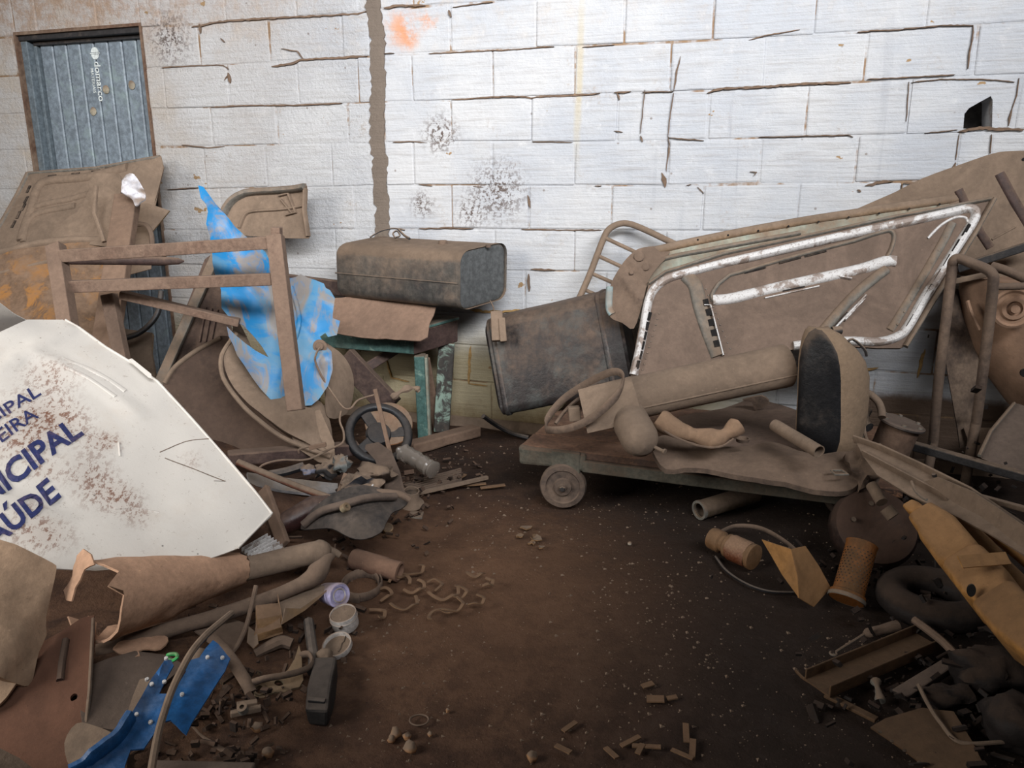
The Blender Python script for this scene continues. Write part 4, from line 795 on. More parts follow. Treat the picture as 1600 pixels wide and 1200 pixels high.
mb = MB(); mb.lathe(P(1160, 690, 2.42), (0, 0, 1), [(.02, 0), (.024, .012), (.019, .012), (.016, 0)], 18); out('small_ring', mb, M_DUSTY2, None, 'small ring lying right of the bent bracket', 'ring')
t = thing('short_pipe', 'short brown pipe lying on the trolley, open end towards the moulded seat shell', 'pipe')
A = P(1210, 664, 2.44); B = P(1280, 706, 2.24); d = (B - A).normalized(); L_ = (B - A).length
mb = MB(); mb.lathe(A, d, [(0, 0), (.02, 0), (.021, .01), (.021, L_), (.018, L_), (.0165, L_ - .05), (0, L_ - .05)], 20); out('pipe_body', mb, M_DUSTY, t)
tag(sheet('flange_scrap', spl2([(1160, 625), (1190, 618), (1202, 630), (1180, 640), (1175, 628)], 3, True), (PZ(1160, 628, ZD + .06), PZ(1200, 625, ZD + .08), PZ(1180, 640, ZD + .03)), M_DUSTY2, res=.02, bump=.01, th=.01).o, 'dark flange scrap under the far end of the brown cylinder', 'scrap metal')
# moulded seat shell
t = thing('moulded_seat_shell', 'upright moulded seat shell, black inside face left, dusty pointed back right', 'seat shell')
rows = [(516, 1274, 1296, 1284), (524, 1263, 1310, 1292), (536, 1256, 1322, 1300), (552, 1251, 1337, 1308), (572, 1248, 1351, 1312), (595, 1247, 1357, 1314), (630, 1245, 1357, 1314), (665, 1244, 1352, 1314), (690, 1244, 1346, 1312), (705, 1248, 1340, 1308), (717, 1270, 1322, 1300), (720, 1280, 1315, 1298)]
secs = []
for py, l, r, m in rows:
    Yc = 2.47; dp_ = min(.10, (r - l) * .00105)
    a, b, c_ = P(l, py, Yc + .03), P(r, py, Yc + .02), P(m, py, Yc - dp_ * .55); z = c_.z
    for q in (a, b): q.z = z
    bk = V(((a.x + b.x) / 2, Yc + .03 + dp_ * .7, z))
    ring = spl([a, a.lerp(c_, .5) + V((-.008, -.006, 0)), c_, c_.lerp(b, .5) + V((.012, -.02, 0)), b, b.lerp(bk, .5) + V((.02, .03, 0)), bk, bk.lerp(a, .5) + V((-.02, .03, 0))], 4, True); secs.append(ring)
secs = [secs[0]] + secs; n_r = len(secs[0])
mb = MB(); fs = []
for i in range(len(secs) - 1):
    for k in range(n_r):
        l = (k + 1) % n_r; mb_i = 1 if k < 8 else 0; fs.append(((i * n_r + k, i * n_r + l, (i + 1) * n_r + l, (i + 1) * n_r + k), mb_i))
base = [p for q in secs for p in q]; mb.v = base; mb.f = [f for f, _ in fs] + [tuple(range(n_r)), tuple((len(secs) - 1) * n_r + k for k in range(n_r))]; mb.m = [m for _, m in fs] + [0, 0]
out('shell_body', mb, [dusty('dusty_seat_back', (112, 94, 78), .75, dcol=(128, 108, 88), rough=.75, sc_=9), dusty('black_seat_face', (26, 26, 28), .18, dcol=(88, 76, 66), rough=.45, top=1.2)], t, rough=.004, rs=10, sharp=80)
mb = MB(); mb.tube(spl(P3([(1322, 537, 2.46), (1332, 530, 2.45), (1350, 545, 2.46), (1354, 556, 2.47)]), 3), .0045, 6); out('wire_handle', mb, M_DARKM, t)
mb = MB(); mb.lathe(P(1300, 517, 2.5), (1, 0, .1), [(0, 0), (.014, 0), (.014, .03), (0, .034)], 12); out('top_stud', mb, M_DARKM, t)
# floor pieces by the wall
mb = MB(); mb.tube(spl([PZ(755, 650, .13), PZ(775, 664, .07), PZ(800, 677, .03), PZ(826, 684, .015)]), .011, 8); out('dark_hose_end', mb, M_BLACK, None, 'dark hose end on the floor below the dark fuel tank', 'hose')
t = thing('open_pipe', 'pipe with pale round open end lying under the trolley', 'pipe')
A = PZ(1093, 797, .035); B = PZ(1180, 770, .05); d = (B - A).normalized(); L_ = (B - A).length
mb = MB(); mb.lathe(A, d, [(.024, 0), (.033, 0), (.034, .01), (.034, L_), (0, L_)], 22); out('pipe_body', mb, dusty('olive_pipe', (92, 78, 58), .4, rough=.6), t)
mb = MB(); mb.lathe(A - d * .004, d, [(.027, 0), (.036, 0), (.036, .012), (.027, .012), (.027, 0)], 22); out('pale_end_ring', mb, M_EDGEL, t)
mb = MB(); mb.lathe(A + d * .05, d, [(0, 0), (.0335, 0), (.0335, .004), (0, .004)], 20); out('pipe_bore', mb, M_SLOT, t)
# ------------------------------------------------------------------ right side
t = thing('big_brown_panel', 'large brown pressed body panel leaning on the wall in the upper right corner', 'car panel')
s = sheet('panel_skin', [(1330, 330)] + spl2([(1400, 300), (1440, 280), (1500, 258), (1550, 241), (1580, 237), (1620, 237), (1680, 245)], 3) + [(1680, 430), (1600, 450), (1500, 430), (1420, 400), (1330, 380)], ((1400, 300, 3.07), (1580, 237, 2.96), (1600, 440, 2.86)), M_DUSTY, t, res=.04, bump=.005, bend=lambda U, W: .02 * math.sin(U * 3.1))
mb = MB(); rib(mb, s, [(1560, 272), (1585, 318), (1606, 352)], .034, .006); out('pressed_groove', mb, M_MAROON, t)
mb = MB(); rib(mb, s, [(1496, 298), (1505, 316), (1530, 365), (1545, 388)], .03, .006); out('pressed_groove', mb, M_MAROON, t)
mb = MB(); rib(mb, s, [(1548, 375), (1585, 355)], .008, .004); out('raised_lip', mb, M_DUSTY, t)
mb = MB(); mb.lathe(s.on(1598, 250, .0), s.pl.n, [(0, -.004), (.006, -.004), (.006, .003), (0, .003)], 10); out('hole', mb, M_SLOT, t)
t = thing('pipe_frame', 'dusty grey tubular frame standing at the right edge of the picture', 'frame')
mb = MB(); mb.tube(spl(P3([(1458, 692, 2.69), (1466, 600, 2.67), (1478, 500, 2.67), (1487, 425, 2.67), (1490, 408, 2.66), (1499, 404, 2.65), (1520, 412, 2.61), (1540, 420, 2.57), (1550, 428, 2.55), (1552, 442, 2.55), (1546, 500, 2.57), (1536, 580, 2.59), (1525, 662, 2.63)]), 6), .017, 12); out('main_hoop', mb, M_DUSTY2, t)
mb = MB(); mb.tube(spl(P3([(1550, 416, 2.69), (1575, 424, 2.65), (1620, 444, 2.59)])), .016, 12); out('top_tube', mb, M_DUSTY2, t)
mb = MB(); mb.tube(P3([(1556, 448, 2.55), (1640, 446, 2.55)]), .012, 12); out('cross_tube', mb, M_DUSTY2, t)
for (a, b) in (((1458, 690, 2.69), (1448, 790)), ((1525, 660, 2.63), (1519, 770))):
    mb = MB(); q = P(*a); mb.tube([q, V((q.x - .02, q.y - .02, 0))], .017, 12); out('lower_leg', mb, M_DUSTY2, t)
mb = MB(); mb.bar(P(1496, 420, 2.87), P(1625, 378, 2.75), .035, .03); out('dark_batten', mb, M_DARKM, None, 'dark batten crossing the large brown panel behind the pipe frame', 'batten', bev=.004)
mb = MB(); mb.bar(P(1480, 442, 2.83), P(1560, 425, 2.75), .022, .02); out('brown_batten', mb, M_DUSTY, None, 'thin brown batten behind the top of the pipe frame', 'batten', bev=.004)
M_DRUM = dusty('brown_reservoir', (134, 102, 82), .7, dcol=(152, 122, 100), rough=.7, sc_=3)
t = thing('brown_reservoir', 'bulky brown reservoir with concentric boss behind the pipe frame', 'tank')
rows = [(432, 1500, 1640), (452, 1498, 1650), (500, 1506, 1660), (545, 1520, 1670), (580, 1536, 1670), (605, 1556, 1670), (630, 1574, 1660), (645, 1590, 1650)]
secs = []
for py, l, r in rows:
    a, b = P(l, py, 2.88), P(r, py, 2.76); z = a.z; b.z = z; fr = a.lerp(b, .35) + V((-.02, -.11, 0)); fr2 = a.lerp(b, .75) + V((0, -.11, 0)); bk = a.lerp(b, .5) + V((.03, .08, 0))
    secs.append(spl([a, fr, fr2, b, bk], 5, True))
mb = MB(); mb.loft(secs); out('reservoir_body', mb, M_DRUM, t, rough=.005, rs=6, sharp=70)
q = P(1583, 482, 2.67); n_ = V((-.3, -1, .05)).normalized()
mb = MB(); mb.lathe(q - n_ * .02, n_, [(.07, 0), (.07, .022), (.062, .028), (.054, .022), (.044, .024), (.038, .034), (.026, .036), (.024, .026), (.016, .026), (.014, .046), (0, .048)], 30); out('concentric_boss', mb, M_DRUM, t)
mb = MB(); mb.tube(spl(P3([(1512, 470, 2.78), (1518, 490, 2.76), (1530, 515, 2.75)])), .007, 6); out('raised_lip', mb, M_DRUM, t)
q = P(1601, 582, 2.63); mb = MB(); mb.lathe(q, n_, [(.0, 0), (.016, 0), (.016, .01), (0, .01)], 12); out('hole', mb, M_SLOT, t)
M_GREYB = dusty('grey_dark_casting', (64, 58, 56), .35, dcol=(104, 90, 80), rough=.55)
tag(sheet('slanted_dark_plate', [(1484, 450), (1500, 452), (1530, 560), (1530, 700), (1500, 700), (1478, 560)], ((1484, 450, 2.9), (1530, 560, 2.85), (1500, 700, 2.75)), dusty('dark_slanted', (62, 50, 46), .3, rough=.7), res=.05, bump=.006).o, 'dark plate standing between the two legs of the pipe frame', 'plate')
t = thing('grey_hood_casting', 'dark grey wedge-shaped hood with a bright scratched edge, right edge below the reservoir', 'casting')
mb = MB(); mb.loft([P3([(1585, 628, 2.66), (1625, 640, 2.62), (1640, 660, 2.8), (1600, 640, 2.85)]), P3([(1548, 672, 2.55), (1625, 690, 2.48), (1640, 690, 2.75), (1570, 672, 2.78)]), P3([(1528, 715, 2.44), (1625, 755, 2.34), (1640, 740, 2.65), (1545, 712, 2.72)])]); out('hood_body', mb, M_GREYB, t, bev=.012, rough=.004, sub=1)
mb = MB(); mb.tube(P3([(1585, 630, 2.64), (1548, 674, 2.53), (1530, 712, 2.43)]), .006, 6); out('folded_edge', mb, M_EDGEL, t)
mb = MB(); mb.loft([P3([(1505, 668, 2.75), (1550, 668, 2.72), (1550, 672, 2.8), (1505, 672, 2.85)]), P3([(1520, 712, 2.7), (1550, 722, 2.68), (1550, 712, 2.76), (1522, 706, 2.8)])]); out('small_brown_box', mb, M_DUSTY2, None, 'small brown box left of the grey hood casting', 'box', bev=.004)
t = thing('round_motor_housing', 'round brown motor housing with bolted flange behind the seat shell', 'motor')
A = P(1392, 700, 2.55); B = P(1402, 650, 2.62); d = V((.22, -.1, 1)).normalized()
mb = MB(); mb.lathe(A - d * .08, d, [(0, 0), (.062, 0), (.064, .01), (.064, .17), (.0, .17)], 30); out('housing_body', mb, dusty('motor_brown', (84, 62, 50), .5, dcol=(104, 84, 70), rough=.6), t)
mb = MB(); mb.lathe(A + d * .09, d, [(0, 0), (.074, 0), (.078, .004), (.078, .01), (.07, .014), (.066, .014), (.05, .012), (0, .012)], 32); out('flange', mb, M_GREYB, t)
for k in range(6):
    a = R(60 * k + 10); u_ = V((1, 0, -.22)).normalized(); w_ = d.cross(u_); mb = MB(); mb.lathe(A + d * .103 + u_ * math.cos(a) * .064 + w_ * math.sin(a) * .064, d, [(.007, 0), (.007, .006), (0, .007)], 8); out('bolt', mb, M_EDGEL, t)
mb = MB(); mb.tube(spl(P3([(1352, 612, 2.6), (1362, 618, 2.58), (1372, 628, 2.56), (1377, 640, 2.54), (1378, 652, 2.52)])), .013, 10); out('rubber_elbow', mb, M_DUSTY, None, 'thick brown hose elbow from the seat shell to the motor housing', 'hose')
mb = MB(); mb.tube(spl(P3([(1350, 660, 2.52), (1352, 680, 2.48), (1360, 694, 2.42), (1380, 704, 2.36), (1415, 722, 2.26)])), .005, 6); out('thin_cable', mb, M_WIRE, None, 'thin cable running down past the seat shell to the long channel', 'cable')
mb = MB(); mb.tube(spl(P3([(1355, 640, 2.62), (1350, 650, 2.6), (1352, 662, 2.58), (1358, 668, 2.56)])), .018, 10); out('dark_fitting', mb, M_DARKM, None, 'dark fitting squeezed between seat shell and motor housing', 'fitting')
# ------------------------------------------------------------------ left foreground heap
def white_mat():
    t = NT('scuffed_white_van_paint'); n1 = t.noise(3, 5, .6); n2 = t.noise(26, 6, .75); n3 = t.noise(90, 4, .8, vec=t.scale((1, .5, .4)))
    col = t.mix(n1, rgb(206, 201, 193), rgb(190, 184, 176))
    col = t.mix(t.ramp(t.noise(4.5, 6, .7), .52, .72, 0, .35), col, rgb(186, 172, 156))
    for (px, py, Y, r0, r1, k) in ((80, 590, 2.12, 0, .10, .8), (60, 650, 1.98, .01, .14, 1), (85, 655, 2.0, 0, .11, 1), (30, 690, 1.88, 0, .11, .9), (70, 735, 1.85, 0, .06, .8), (150, 690, 2.0, 0, .07, .8), (172, 690, 2.0, 0, .05, .8), (140, 740, 1.9, 0, .09, .85), (160, 770, 1.88, 0, .08, .8), (190, 775, 1.9, 0, .07, .9), (215, 800, 1.86, 0, .06, .7), (50, 830, 1.7, 0, .08, .8), (80, 840, 1.7, 0, .07, .8), (300, 720, 2.0, 0, .05, .4), (45, 800, 1.75, 0, .05, .6)):
        c = WPL.hit(px, py); m = t.math('MULTIPLY', t.near(c, r0, r1 * 1.15), t.ramp(n3, .5, .585, 0, k)); col = t.mix(m, col, rgb(116, 80, 64))
        m = t.math('MULTIPLY', t.near(c, 0, r1), .16 * k); col = t.mix(m, col, rgb(150, 116, 96))
    col = t.mix(t.ramp(t.vor(16), .03, .05, .7, 0), col, rgb(70, 60, 54))
    col = t.mix(t.math('MULTIPLY', t.ramp(t.noise(60, 3, .9), .63, .68), .4), col, rgb(120, 100, 84))
    t.done(col, .42, n2, .002, .5, 0, .45); return t.m
WPL = Plane((0, 860, 1.62), (425, 802, 2.02), (60, 500, 2.3))
M_WHITE = white_mat(); M_SCRATCH = dusty('scratch_bare_metal', (84, 74, 66), .2)  # bare metal showing in the thin scratches
t = thing('white_van_panel', 'scuffed white van body panel with navy lettering and rust patches, lower left', 'car panel')
s = sheet('panel_skin', [(-70, 540), (0, 519), (42, 501), (98, 500), (124, 512), (165, 540), (206, 568), (246, 598), (300, 653), (350, 712), (395, 765), (426, 801), (424, 806), (372, 856), (300, 880), (150, 892), (60, 888), (-70, 870)],
          WPL, M_WHITE, t, res=.024, bump=.012, bs=4, th=.004, ribs=(([(0, 577), (50, 545), (108, 512)], .018, .010), ([(60, 555), (150, 600), (215, 645)], .03, .008), ([(-20, 745), (120, 800), (270, 790)], .03, -.006)))
mb = MB(); rib(mb, s, [(102, 500.5), (124, 512.5), (165, 540.5), (206, 568.5), (246, 598.5), (300, 653.5), (350, 712.5), (395, 765.5), (425, 802)], .007, .004); rib(mb, s, [(425, 802), (372, 856)], .006, .004); out('folded_edge', mb, M_WHITE, t)
tag(sheet('upper_flange', [(-70, 455), (0, 474), (22, 490), (46, 503), (0, 522), (-70, 545)], ((0, 474, 2.2), (46, 503, 2.31), (0, 520, 2.27)), M_WHITE, t, res=.03, bump=.004).o)
tag(sheet('pull_bracket', [(200, 562), (206, 560), (236, 584), (238, 592), (232, 590)], ((200, 562, 2.27), (236, 584, 2.25), (232, 590, 2.24)), M_WHITE, t, res=.02, bump=.001).o)
for pts_, w_ in (([(258, 714), (300, 732), (352, 753)], .003), ([(352, 753), (334, 752)], .002), ([(96, 562), (150, 584), (196, 612)], .016), ([(100, 578), (140, 596), (180, 622)], .012), ([(186, 690), (188, 712)], .006), ([(180, 792), (215, 790), (250, 796)], .006), ([(250, 705), (290, 690), (330, 686)], .003)):
    mb = MB(); rib(mb, s, spl2(pts_, 3), w_, .0025 if w_ > .005 else .0012); out('crease', mb, M_WHITE if w_ > .005 else M_SCRATCH, t)
M_NAVY = dusty('navy_lettering', (42, 50, 96), .22, dcol=(120, 90, 76), rough=.5, sc_=14, top=.1)
AU = (-.6, -.8)
def ptext(full, fit, width, anchor, cap, ang, name='lettering', bold=.02):
    vs, fs = text_mesh(full, 1.0, bold=bold); vf, _ = text_mesh(fit, 1.0, bold=bold)
    wf = max(v[0] for v in vf) - min(v[0] for v in vf); xr = max(v[0] for v in vs); k = width / wf
    ch = .70; a = R(ang); dx, dy = math.cos(a), -math.sin(a); ux, uy = -math.sin(a), -math.cos(a)
    m = MB(); pts = []
    for x, y in vs:
        X = (x - xr) * k; Yy = y * cap / ch; pts.append(s.on(anchor[0] + dx * X + ux * Yy, anchor[1] + dy * X + uy * Yy, .0022))
    m.add(pts, fs); return out(name, m, M_NAVY, t, smooth=False)
ptext('CIPAL', 'IPAL', 70, (65, 616), 19, 33, bold=.012)
ptext('EIRA', 'EIRA', 72, (61, 653), 21, 36, bold=.008)
ptext('NICIPAL', 'ICIPAL', 148, (131, 678), 34, 36.5, bold=.03)
ptext('SAÚDE', 'ÚDE', 96, (95, 776), 35, 37.5, bold=.03)
# rolled rusty sheet
t = thing('rolled_rusty_sheet', 'torn brown sheet rolled into an open tube, lying below the white panel', 'sheet metal')
M_RUST = dusty('mottled_brown_sheet', (150, 114, 88), .55, dcol=(178, 142, 116), rough=.8, third=(150, 104, 62), tf=.63, sc_=9)
A = P(148, 940, 1.58); B = P(374, 888, 1.92); d = (B - A).normalized(); secs = []; u_ = V((0, 0, 1)); u_ = (u_ - d * u_.dot(d)).normalized(); w_ = d.cross(u_)
if w_.y > 0: w_ = -w_
for i in range(27):
    k = i / 26; c = A.lerp(B, k); r_ = .100 * (1 - k) + .044 * k; row = []
    end = -70 - 42 * (1 - k) + 16 * noise.noise(V((k * 9, 0, 0))) + (18 if .42 < k < .52 else 0) - (34 if k < .05 else 0)
    for j in range(17):
        a = R(125 + (end - 125) * j / 16); rr_ = r_ * (1 + .05 * noise.noise(V((k * 6, j * .4, 2)))) * (1 + .12 * max(0, j - 12) / 4)
        row.append(c + u_ * math.sin(a) * rr_ * .96 + w_ * math.cos(a) * rr_ + d * ((.035 if i == 0 else .012) * noise.noise(V((j * 1.1, k * 3, 5))) if i in (0, 26) else 0))
    row += [c + (p - c) * .94 for p in reversed(row)]; secs.append(row)
mb = MB(); mb.loft(secs); out('rolled_skin', mb, M_RUST, t, rough=.0025, rs=12, sharp=60)
tag(sheet('torn_end_strip', jag([(120, 868), (132, 858), (142, 866), (146, 882), (132, 890), (124, 905), (118, 918), (114, 940), (103, 938), (99, 922), (112, 900), (114, 884)], .8, 8), ((120, 866, 1.62), (146, 882, 1.58), (103, 938, 1.56)), M_RUST, t, res=.012, bump=.008, bs=16).o)
tag(sheet('torn_strip', jag([(138, 962), (150, 975), (149, 1010), (138, 1030), (124, 1035), (112, 1065), (94, 1064), (98, 1040), (106, 1010), (122, 980)], 1.5, 8), ((138, 962, 1.6), (149, 1010, 1.56), (94, 1064, 1.48)), M_RUST, res=.014, bump=.02, bs=14).o, 'torn dirty brown strip hanging from the left end of the rolled sheet', 'sheet scrap')
tag(sheet('torn_flap', jag(spl2([(176, 1014), (190, 1000), (206, 996), (228, 990), (256, 990), (262, 998), (250, 1010), (232, 1012), (216, 1016), (218, 1022), (200, 1026)], 2, True), .8, 8), ((176, 1014, 1.6), (256, 992, 1.64), (216, 1020, 1.58)), M_RUST, res=.012, bump=.012, bs=15).o, 'small torn flap under the lower edge of the rolled sheet', 'sheet scrap')
t = thing('exhaust_pipe', 'thick brown pipe coming out of the right end of the rolled sheet', 'pipe')
mb = MB(); mb.tube(spl(P3([(330, 902, 1.88), (380, 890, 1.92), (440, 876, 1.98), (490, 864, 2.02), (516, 860, 2.05), (532, 868, 2.05)])), [.033] * 20 + [.035, .032, .026, .02, .012, .01, .01, .01, .01, .01, .01][:11], 20)
out('pipe_body', mb, M_DUSTY, t, rough=.002, rs=10)
t = thing('long_thin_pipe', 'long thin grey-brown pipe with a flattened right end, lying in front of the thick pipe', 'pipe')
pts = spl(P3([(150, 1020, 1.6), (262, 985, 1.68), (340, 962, 1.74), (420, 935, 1.82), (480, 908, 1.88), (500, 890, 1.9), (512, 874, 1.92), (522, 868, 1.94)]), 5)
mb = MB(); mb.tube(pts, [.019] * 20 + [.022, .024, .026, .028, .028, .026, .024, .021, .018, .016, .015, .013, .012, .010, .008, .006], 14); out('pipe_body', mb, M_DUSTY2, t, rough=.002)
t = thing('tan_seat_cover', 'lumpy tan padded cover hanging into the picture at the far left, below the white panel', 'cover')
M_PAD = dusty('soiled_tan_pad', (134, 108, 86), .6, dcol=(160, 134, 110), rough=.85, third=(74, 70, 66), tf=.64, sc_=7)
s2 = sheet('cover_skin', spl2([(-70, 832), (0, 843), (45, 862), (82, 880), (88, 890), (81, 925), (77, 960), (78, 988), (66, 1015), (61, 1040), (54, 1067), (30, 1066), (0, 1058), (-70, 1050)], 2), ((0, 845, 1.55), (85, 885, 1.58), (54, 1066, 1.42)), M_PAD, t, res=.014, bump=.012, bs=7, th=.03, bend=lambda U, W: -.04 * max(0, U - .75) * 4, ribs=(([(-40, 925), (40, 950), (76, 965)], .03, -.010), ([(20, 1060), (50, 1030)], .02, -.006)))
tag(sheet('cover_tail', [(-70, 1050), (0, 1060), (26, 1068), (10, 1090), (0, 1100), (-70, 1130)], ((0, 1060, 1.42), (26, 1068, 1.42), (0, 1100, 1.38)), M_PAD, t, res=.02, bump=.006, th=.01).o)
t = thing('brown_door_plate', 'reddish brown steel plate with sharp right edge and oval hole, standing lower left', 'plate')
M_REDB = dusty('reddish_brown_plate', (86, 56, 41), .4, dcol=(102, 72, 57), rough=.6, sc_=3, third=(130, 84, 60), tf=.58)
s3 = sheet('plate_skin', [(20, 1010), (70, 1000), (100, 984), (128, 966), (147, 962), (148, 990), (141, 1080), (130, 1180), (128, 1260), (-70, 1260), (-70, 1060)], ((100, 984, 1.56), (147, 962, 1.60), (128, 1200, 1.30)), M_REDB, t, res=.03, bump=.004, th=.008, holes=[spl2([(112, 1096), (110, 1090), (115, 1084), (121, 1085), (120, 1092)], 2, True)])
mb = MB(); rib(mb, s3, [(146, 968), (140, 1080), (129, 1190), (127, 1250)], .008, .006); out('folded_edge', mb, M_EDGEL, t)
mb = MB(); rib(mb, s3, [(103, 1000), (97, 1035), (94, 1064)], .016, .01); out('pressed_recess', mb, M_MAROON, t)
tag(sheet('orange_brown_corner', [(-60, 1150), (0, 1169), (30, 1185), (50, 1200), (60, 1250), (-60, 1250)], ((0, 1169, 1.22), (50, 1200, 1.22), (0, 1240, 1.16)), dusty('tan_orange', (158, 112, 66), .2, rough=.7), res=.05, bump=.003, th=.02).o, 'orange-tan board corner at the very bottom left', 'board')
M_DULLBROWN = dusty('dull_brown_board', (72, 62, 56), .4, dcol=(98, 84, 74), rough=.8)  # dull dusty brown of board, tin, rim and sleeve
tag(sheet('dull_brown_panel', [(140, 1040), (170, 1030), (210, 1018), (262, 1024), (290, 1040), (240, 1080), (215, 1110), (196, 1142), (130, 1134), (120, 1080)], (PZ(140, 1040, .11), PZ(262, 1024, .08), PZ(196, 1140, .05)), M_DULLBROWN, res=.03, bump=.006, th=.008).o, 'dull brown panel lying between the reddish plate and the blue bracket', 'panel')
tag(sheet('slate_grey_panel', spl2([(120, 1130), (150, 1136), (178, 1148), (182, 1156), (160, 1172), (130, 1192), (110, 1200), (100, 1160)], 3, True), (PZ(120, 1130, .12), PZ(180, 1150, .1), PZ(130, 1192, .08)), dusty('slate', (56, 60, 66), .2, rough=.5), res=.03, bump=.01, th=.01).o, 'slate grey rounded panel above the curved end of the blue bracket', 'panel')
tag(sheet('grey_fender_piece', [(340, 950), (365, 968), (382, 974), (378, 992), (362, 1018), (345, 1010), (310, 990), (290, 975)], ((290, 975, 1.72), (382, 974, 1.78), (362, 1018, 1.66)), M_DUSTY2, res=.025, bump=.008).o, 'grey-brown pointed sheet piece right of the black hose', 'sheet scrap')
# blue bracket
t = thing('blue_steel_bracket', 'bright blue steel seat bracket with rivets, bottom left', 'bracket')
M_BLUE2 = dusty('deep_blue_paint', (34, 88, 142), .2, dcol=(96, 96, 92), rough=.38, sc_=6, top=.15)
bp = Plane((333, 1003, 1.50), (292, 1155, 1.27), (150, 1195, 1.20))
s4 = sheet('main_plate', [(333, 1003), (341, 1010), (360, 1034), (352, 1056), (322, 1106), (300, 1140), (292, 1156), (286, 1152), (268, 1138), (252, 1142), (240, 1158), (226, 1176), (205, 1178), (196, 1200), (190, 1230), (100, 1230), (130, 1200), (150, 1192), (176, 1172), (196, 1146), (206, 1133), (222, 1106), (240, 1072), (250, 1050), (258, 1036), (268, 1036), (272, 1046), (264, 1062), (256, 1080), (250, 1094), (262, 1096), (270, 1096), (280, 1082), (292, 1060), (290, 1050), (285, 1046), (296, 1040), (312, 1036), (322, 1018)], bp, M_BLUE2, t, res=.012, bump=.002, th=.004, bend=lambda U, W: .02 * math.sin(U * 3),
           ribs=(([(262, 1040), (232, 1090), (206, 1138), (150, 1192), (120, 1220)], .008, .010), ([(330, 1012), (290, 1090), (266, 1134)], .05, .006)))
mb = MB(); rib(mb, s4, spl2([(206, 1136), (190, 1158), (165, 1180), (135, 1200), (110, 1212)]), .022, .02); out('rolled_edge', mb, M_BLUE2, t)
tag(sheet('side_flange', [(218, 1062), (224, 1060), (239, 1064), (226, 1090), (206, 1120), (200, 1134), (196, 1132), (200, 1110), (208, 1086)], ((218, 1062, 1.46), (239, 1064, 1.46), (200, 1134, 1.35)), dusty('dark_blue_paint', (30, 70, 112), .3, rough=.45), t, res=.014, bump=.001).o)
for (px, py) in ((261, 1041), (239, 1084), (231, 1072), (325, 1037), (286, 1100), (237, 1141), (215, 1130), (258, 1076), (348, 1035)):
    mb = MB(); q = s4.on(px, py, .003); mb.lathe(q, bp.n, [(.0045, -.002), (.004, .002), (0, .003)], 8); out('rivet', mb, M_CHIP, t)
mb = MB(); mb.tube(spl(P3([(262, 1024, 1.48), (266, 1022, 1.47), (275, 1022, 1.47), (277, 1027, 1.46), (270, 1032, 1.46), (263, 1030, 1.47)]), 3, True), .004, 6, closed=True); out('green_clip', mb, dusty('green_plastic', (58, 168, 92), .1, rough=.4), None, 'small bright green plastic clip at the top of the blue bracket', 'clip')
def lump(name, c, r, mat, label=None, cat=None, group=None, sx=(1, 1, 1), rough=.25, seed=0, kind=None, parent=None, sub=3):
    bm = bmesh.new(); bmesh.ops.create_icosphere(bm, subdivisions=sub, radius=1); m = MB(); o_ = V((seed * 3.3, seed, 0))
    for v in bm.verts: k = 1 + rough * (noise.noise(v.co * 1.6 + o_) + .5 * noise.noise(v.co * 4 + o_)); v.co = V((v.co.x * sx[0] * r * k, v.co.y * sx[1] * r * k, v.co.z * sx[2] * r * k))
    bm.verts.index_update(); m.add([V(c) + v.co for v in bm.verts], [tuple(v.index for v in f.verts) for f in bm.faces]); bm.free()
    return out(name, m, mat, parent, label, cat, group, kind, sharp=70)
lump('rusty_round_cap', P(309, 1028, 1.55), .024, dusty('orange_rust', (150, 92, 52), .3, rough=.8), 'orange rusty round cap tucked behind the top of the blue bracket', 'cap', rough=.12)
def tubething(name, pts, r, mat, label, cat, flat=None, n=8, k=6, **kw):
    mb = MB(); mb.tube(spl(P3(pts), k), r, n, flat=flat); return out(name, mb, mat, None, label, cat, **kw)
tubething('rubber_hose', [(362, 958, 1.62), (345, 972, 1.56), (322, 992, 1.48), (300, 1018, 1.41), (282, 1050, 1.36), (268, 1080, 1.32), (256, 1115, 1.27), (245, 1155, 1.21), (234, 1220, 1.12)], .0075, dusty('grey_rubber', (86, 80, 74), .3, rough=.6), 'long grey rubber hose curving down over the blue bracket', 'hose')
tubething('rubber_hose', [(400, 915, 1.8), (392, 950, 1.76), (384, 980, 1.72), (370, 1010, 1.66), (352, 1030, 1.62)], .006, M_DUSTY2, 'short dark hose running down left of the cardboard box', 'hose')
tubething('flat_steel_strap', [(330, 996, 1.66), (345, 1010, 1.64), (364, 1034, 1.6), (382, 1062, 1.56), (392, 1082, 1.54)], .014, M_DUSTY2, 'flat grey steel strap right of the top of the blue bracket', 'strap', flat=((.3, 1, .4), .5))
tubething('flat_steel_strap', [(298, 1138, 1.44), (310, 1152, 1.42), (330, 1165, 1.4), (360, 1182, 1.37), (400, 1206, 1.33)], .009, M_DUSTY2, 'flat grey steel strap at the bottom edge, right of the blue bracket', 'strap', flat=((0, 1, 1), .5))
mb = MB(); o = PZ(240, 1186, .05); mb.box(o - V((0, 0, .05)), PZ(400, 1190, .05) - o, V((0, -.16, 0)), V((0, 0, .05))); out('dark_flat_tin', mb, M_DULLBROWN, None, 'dark flat tin lying along the bottom edge beside the hose end', 'tin', bev=.004)
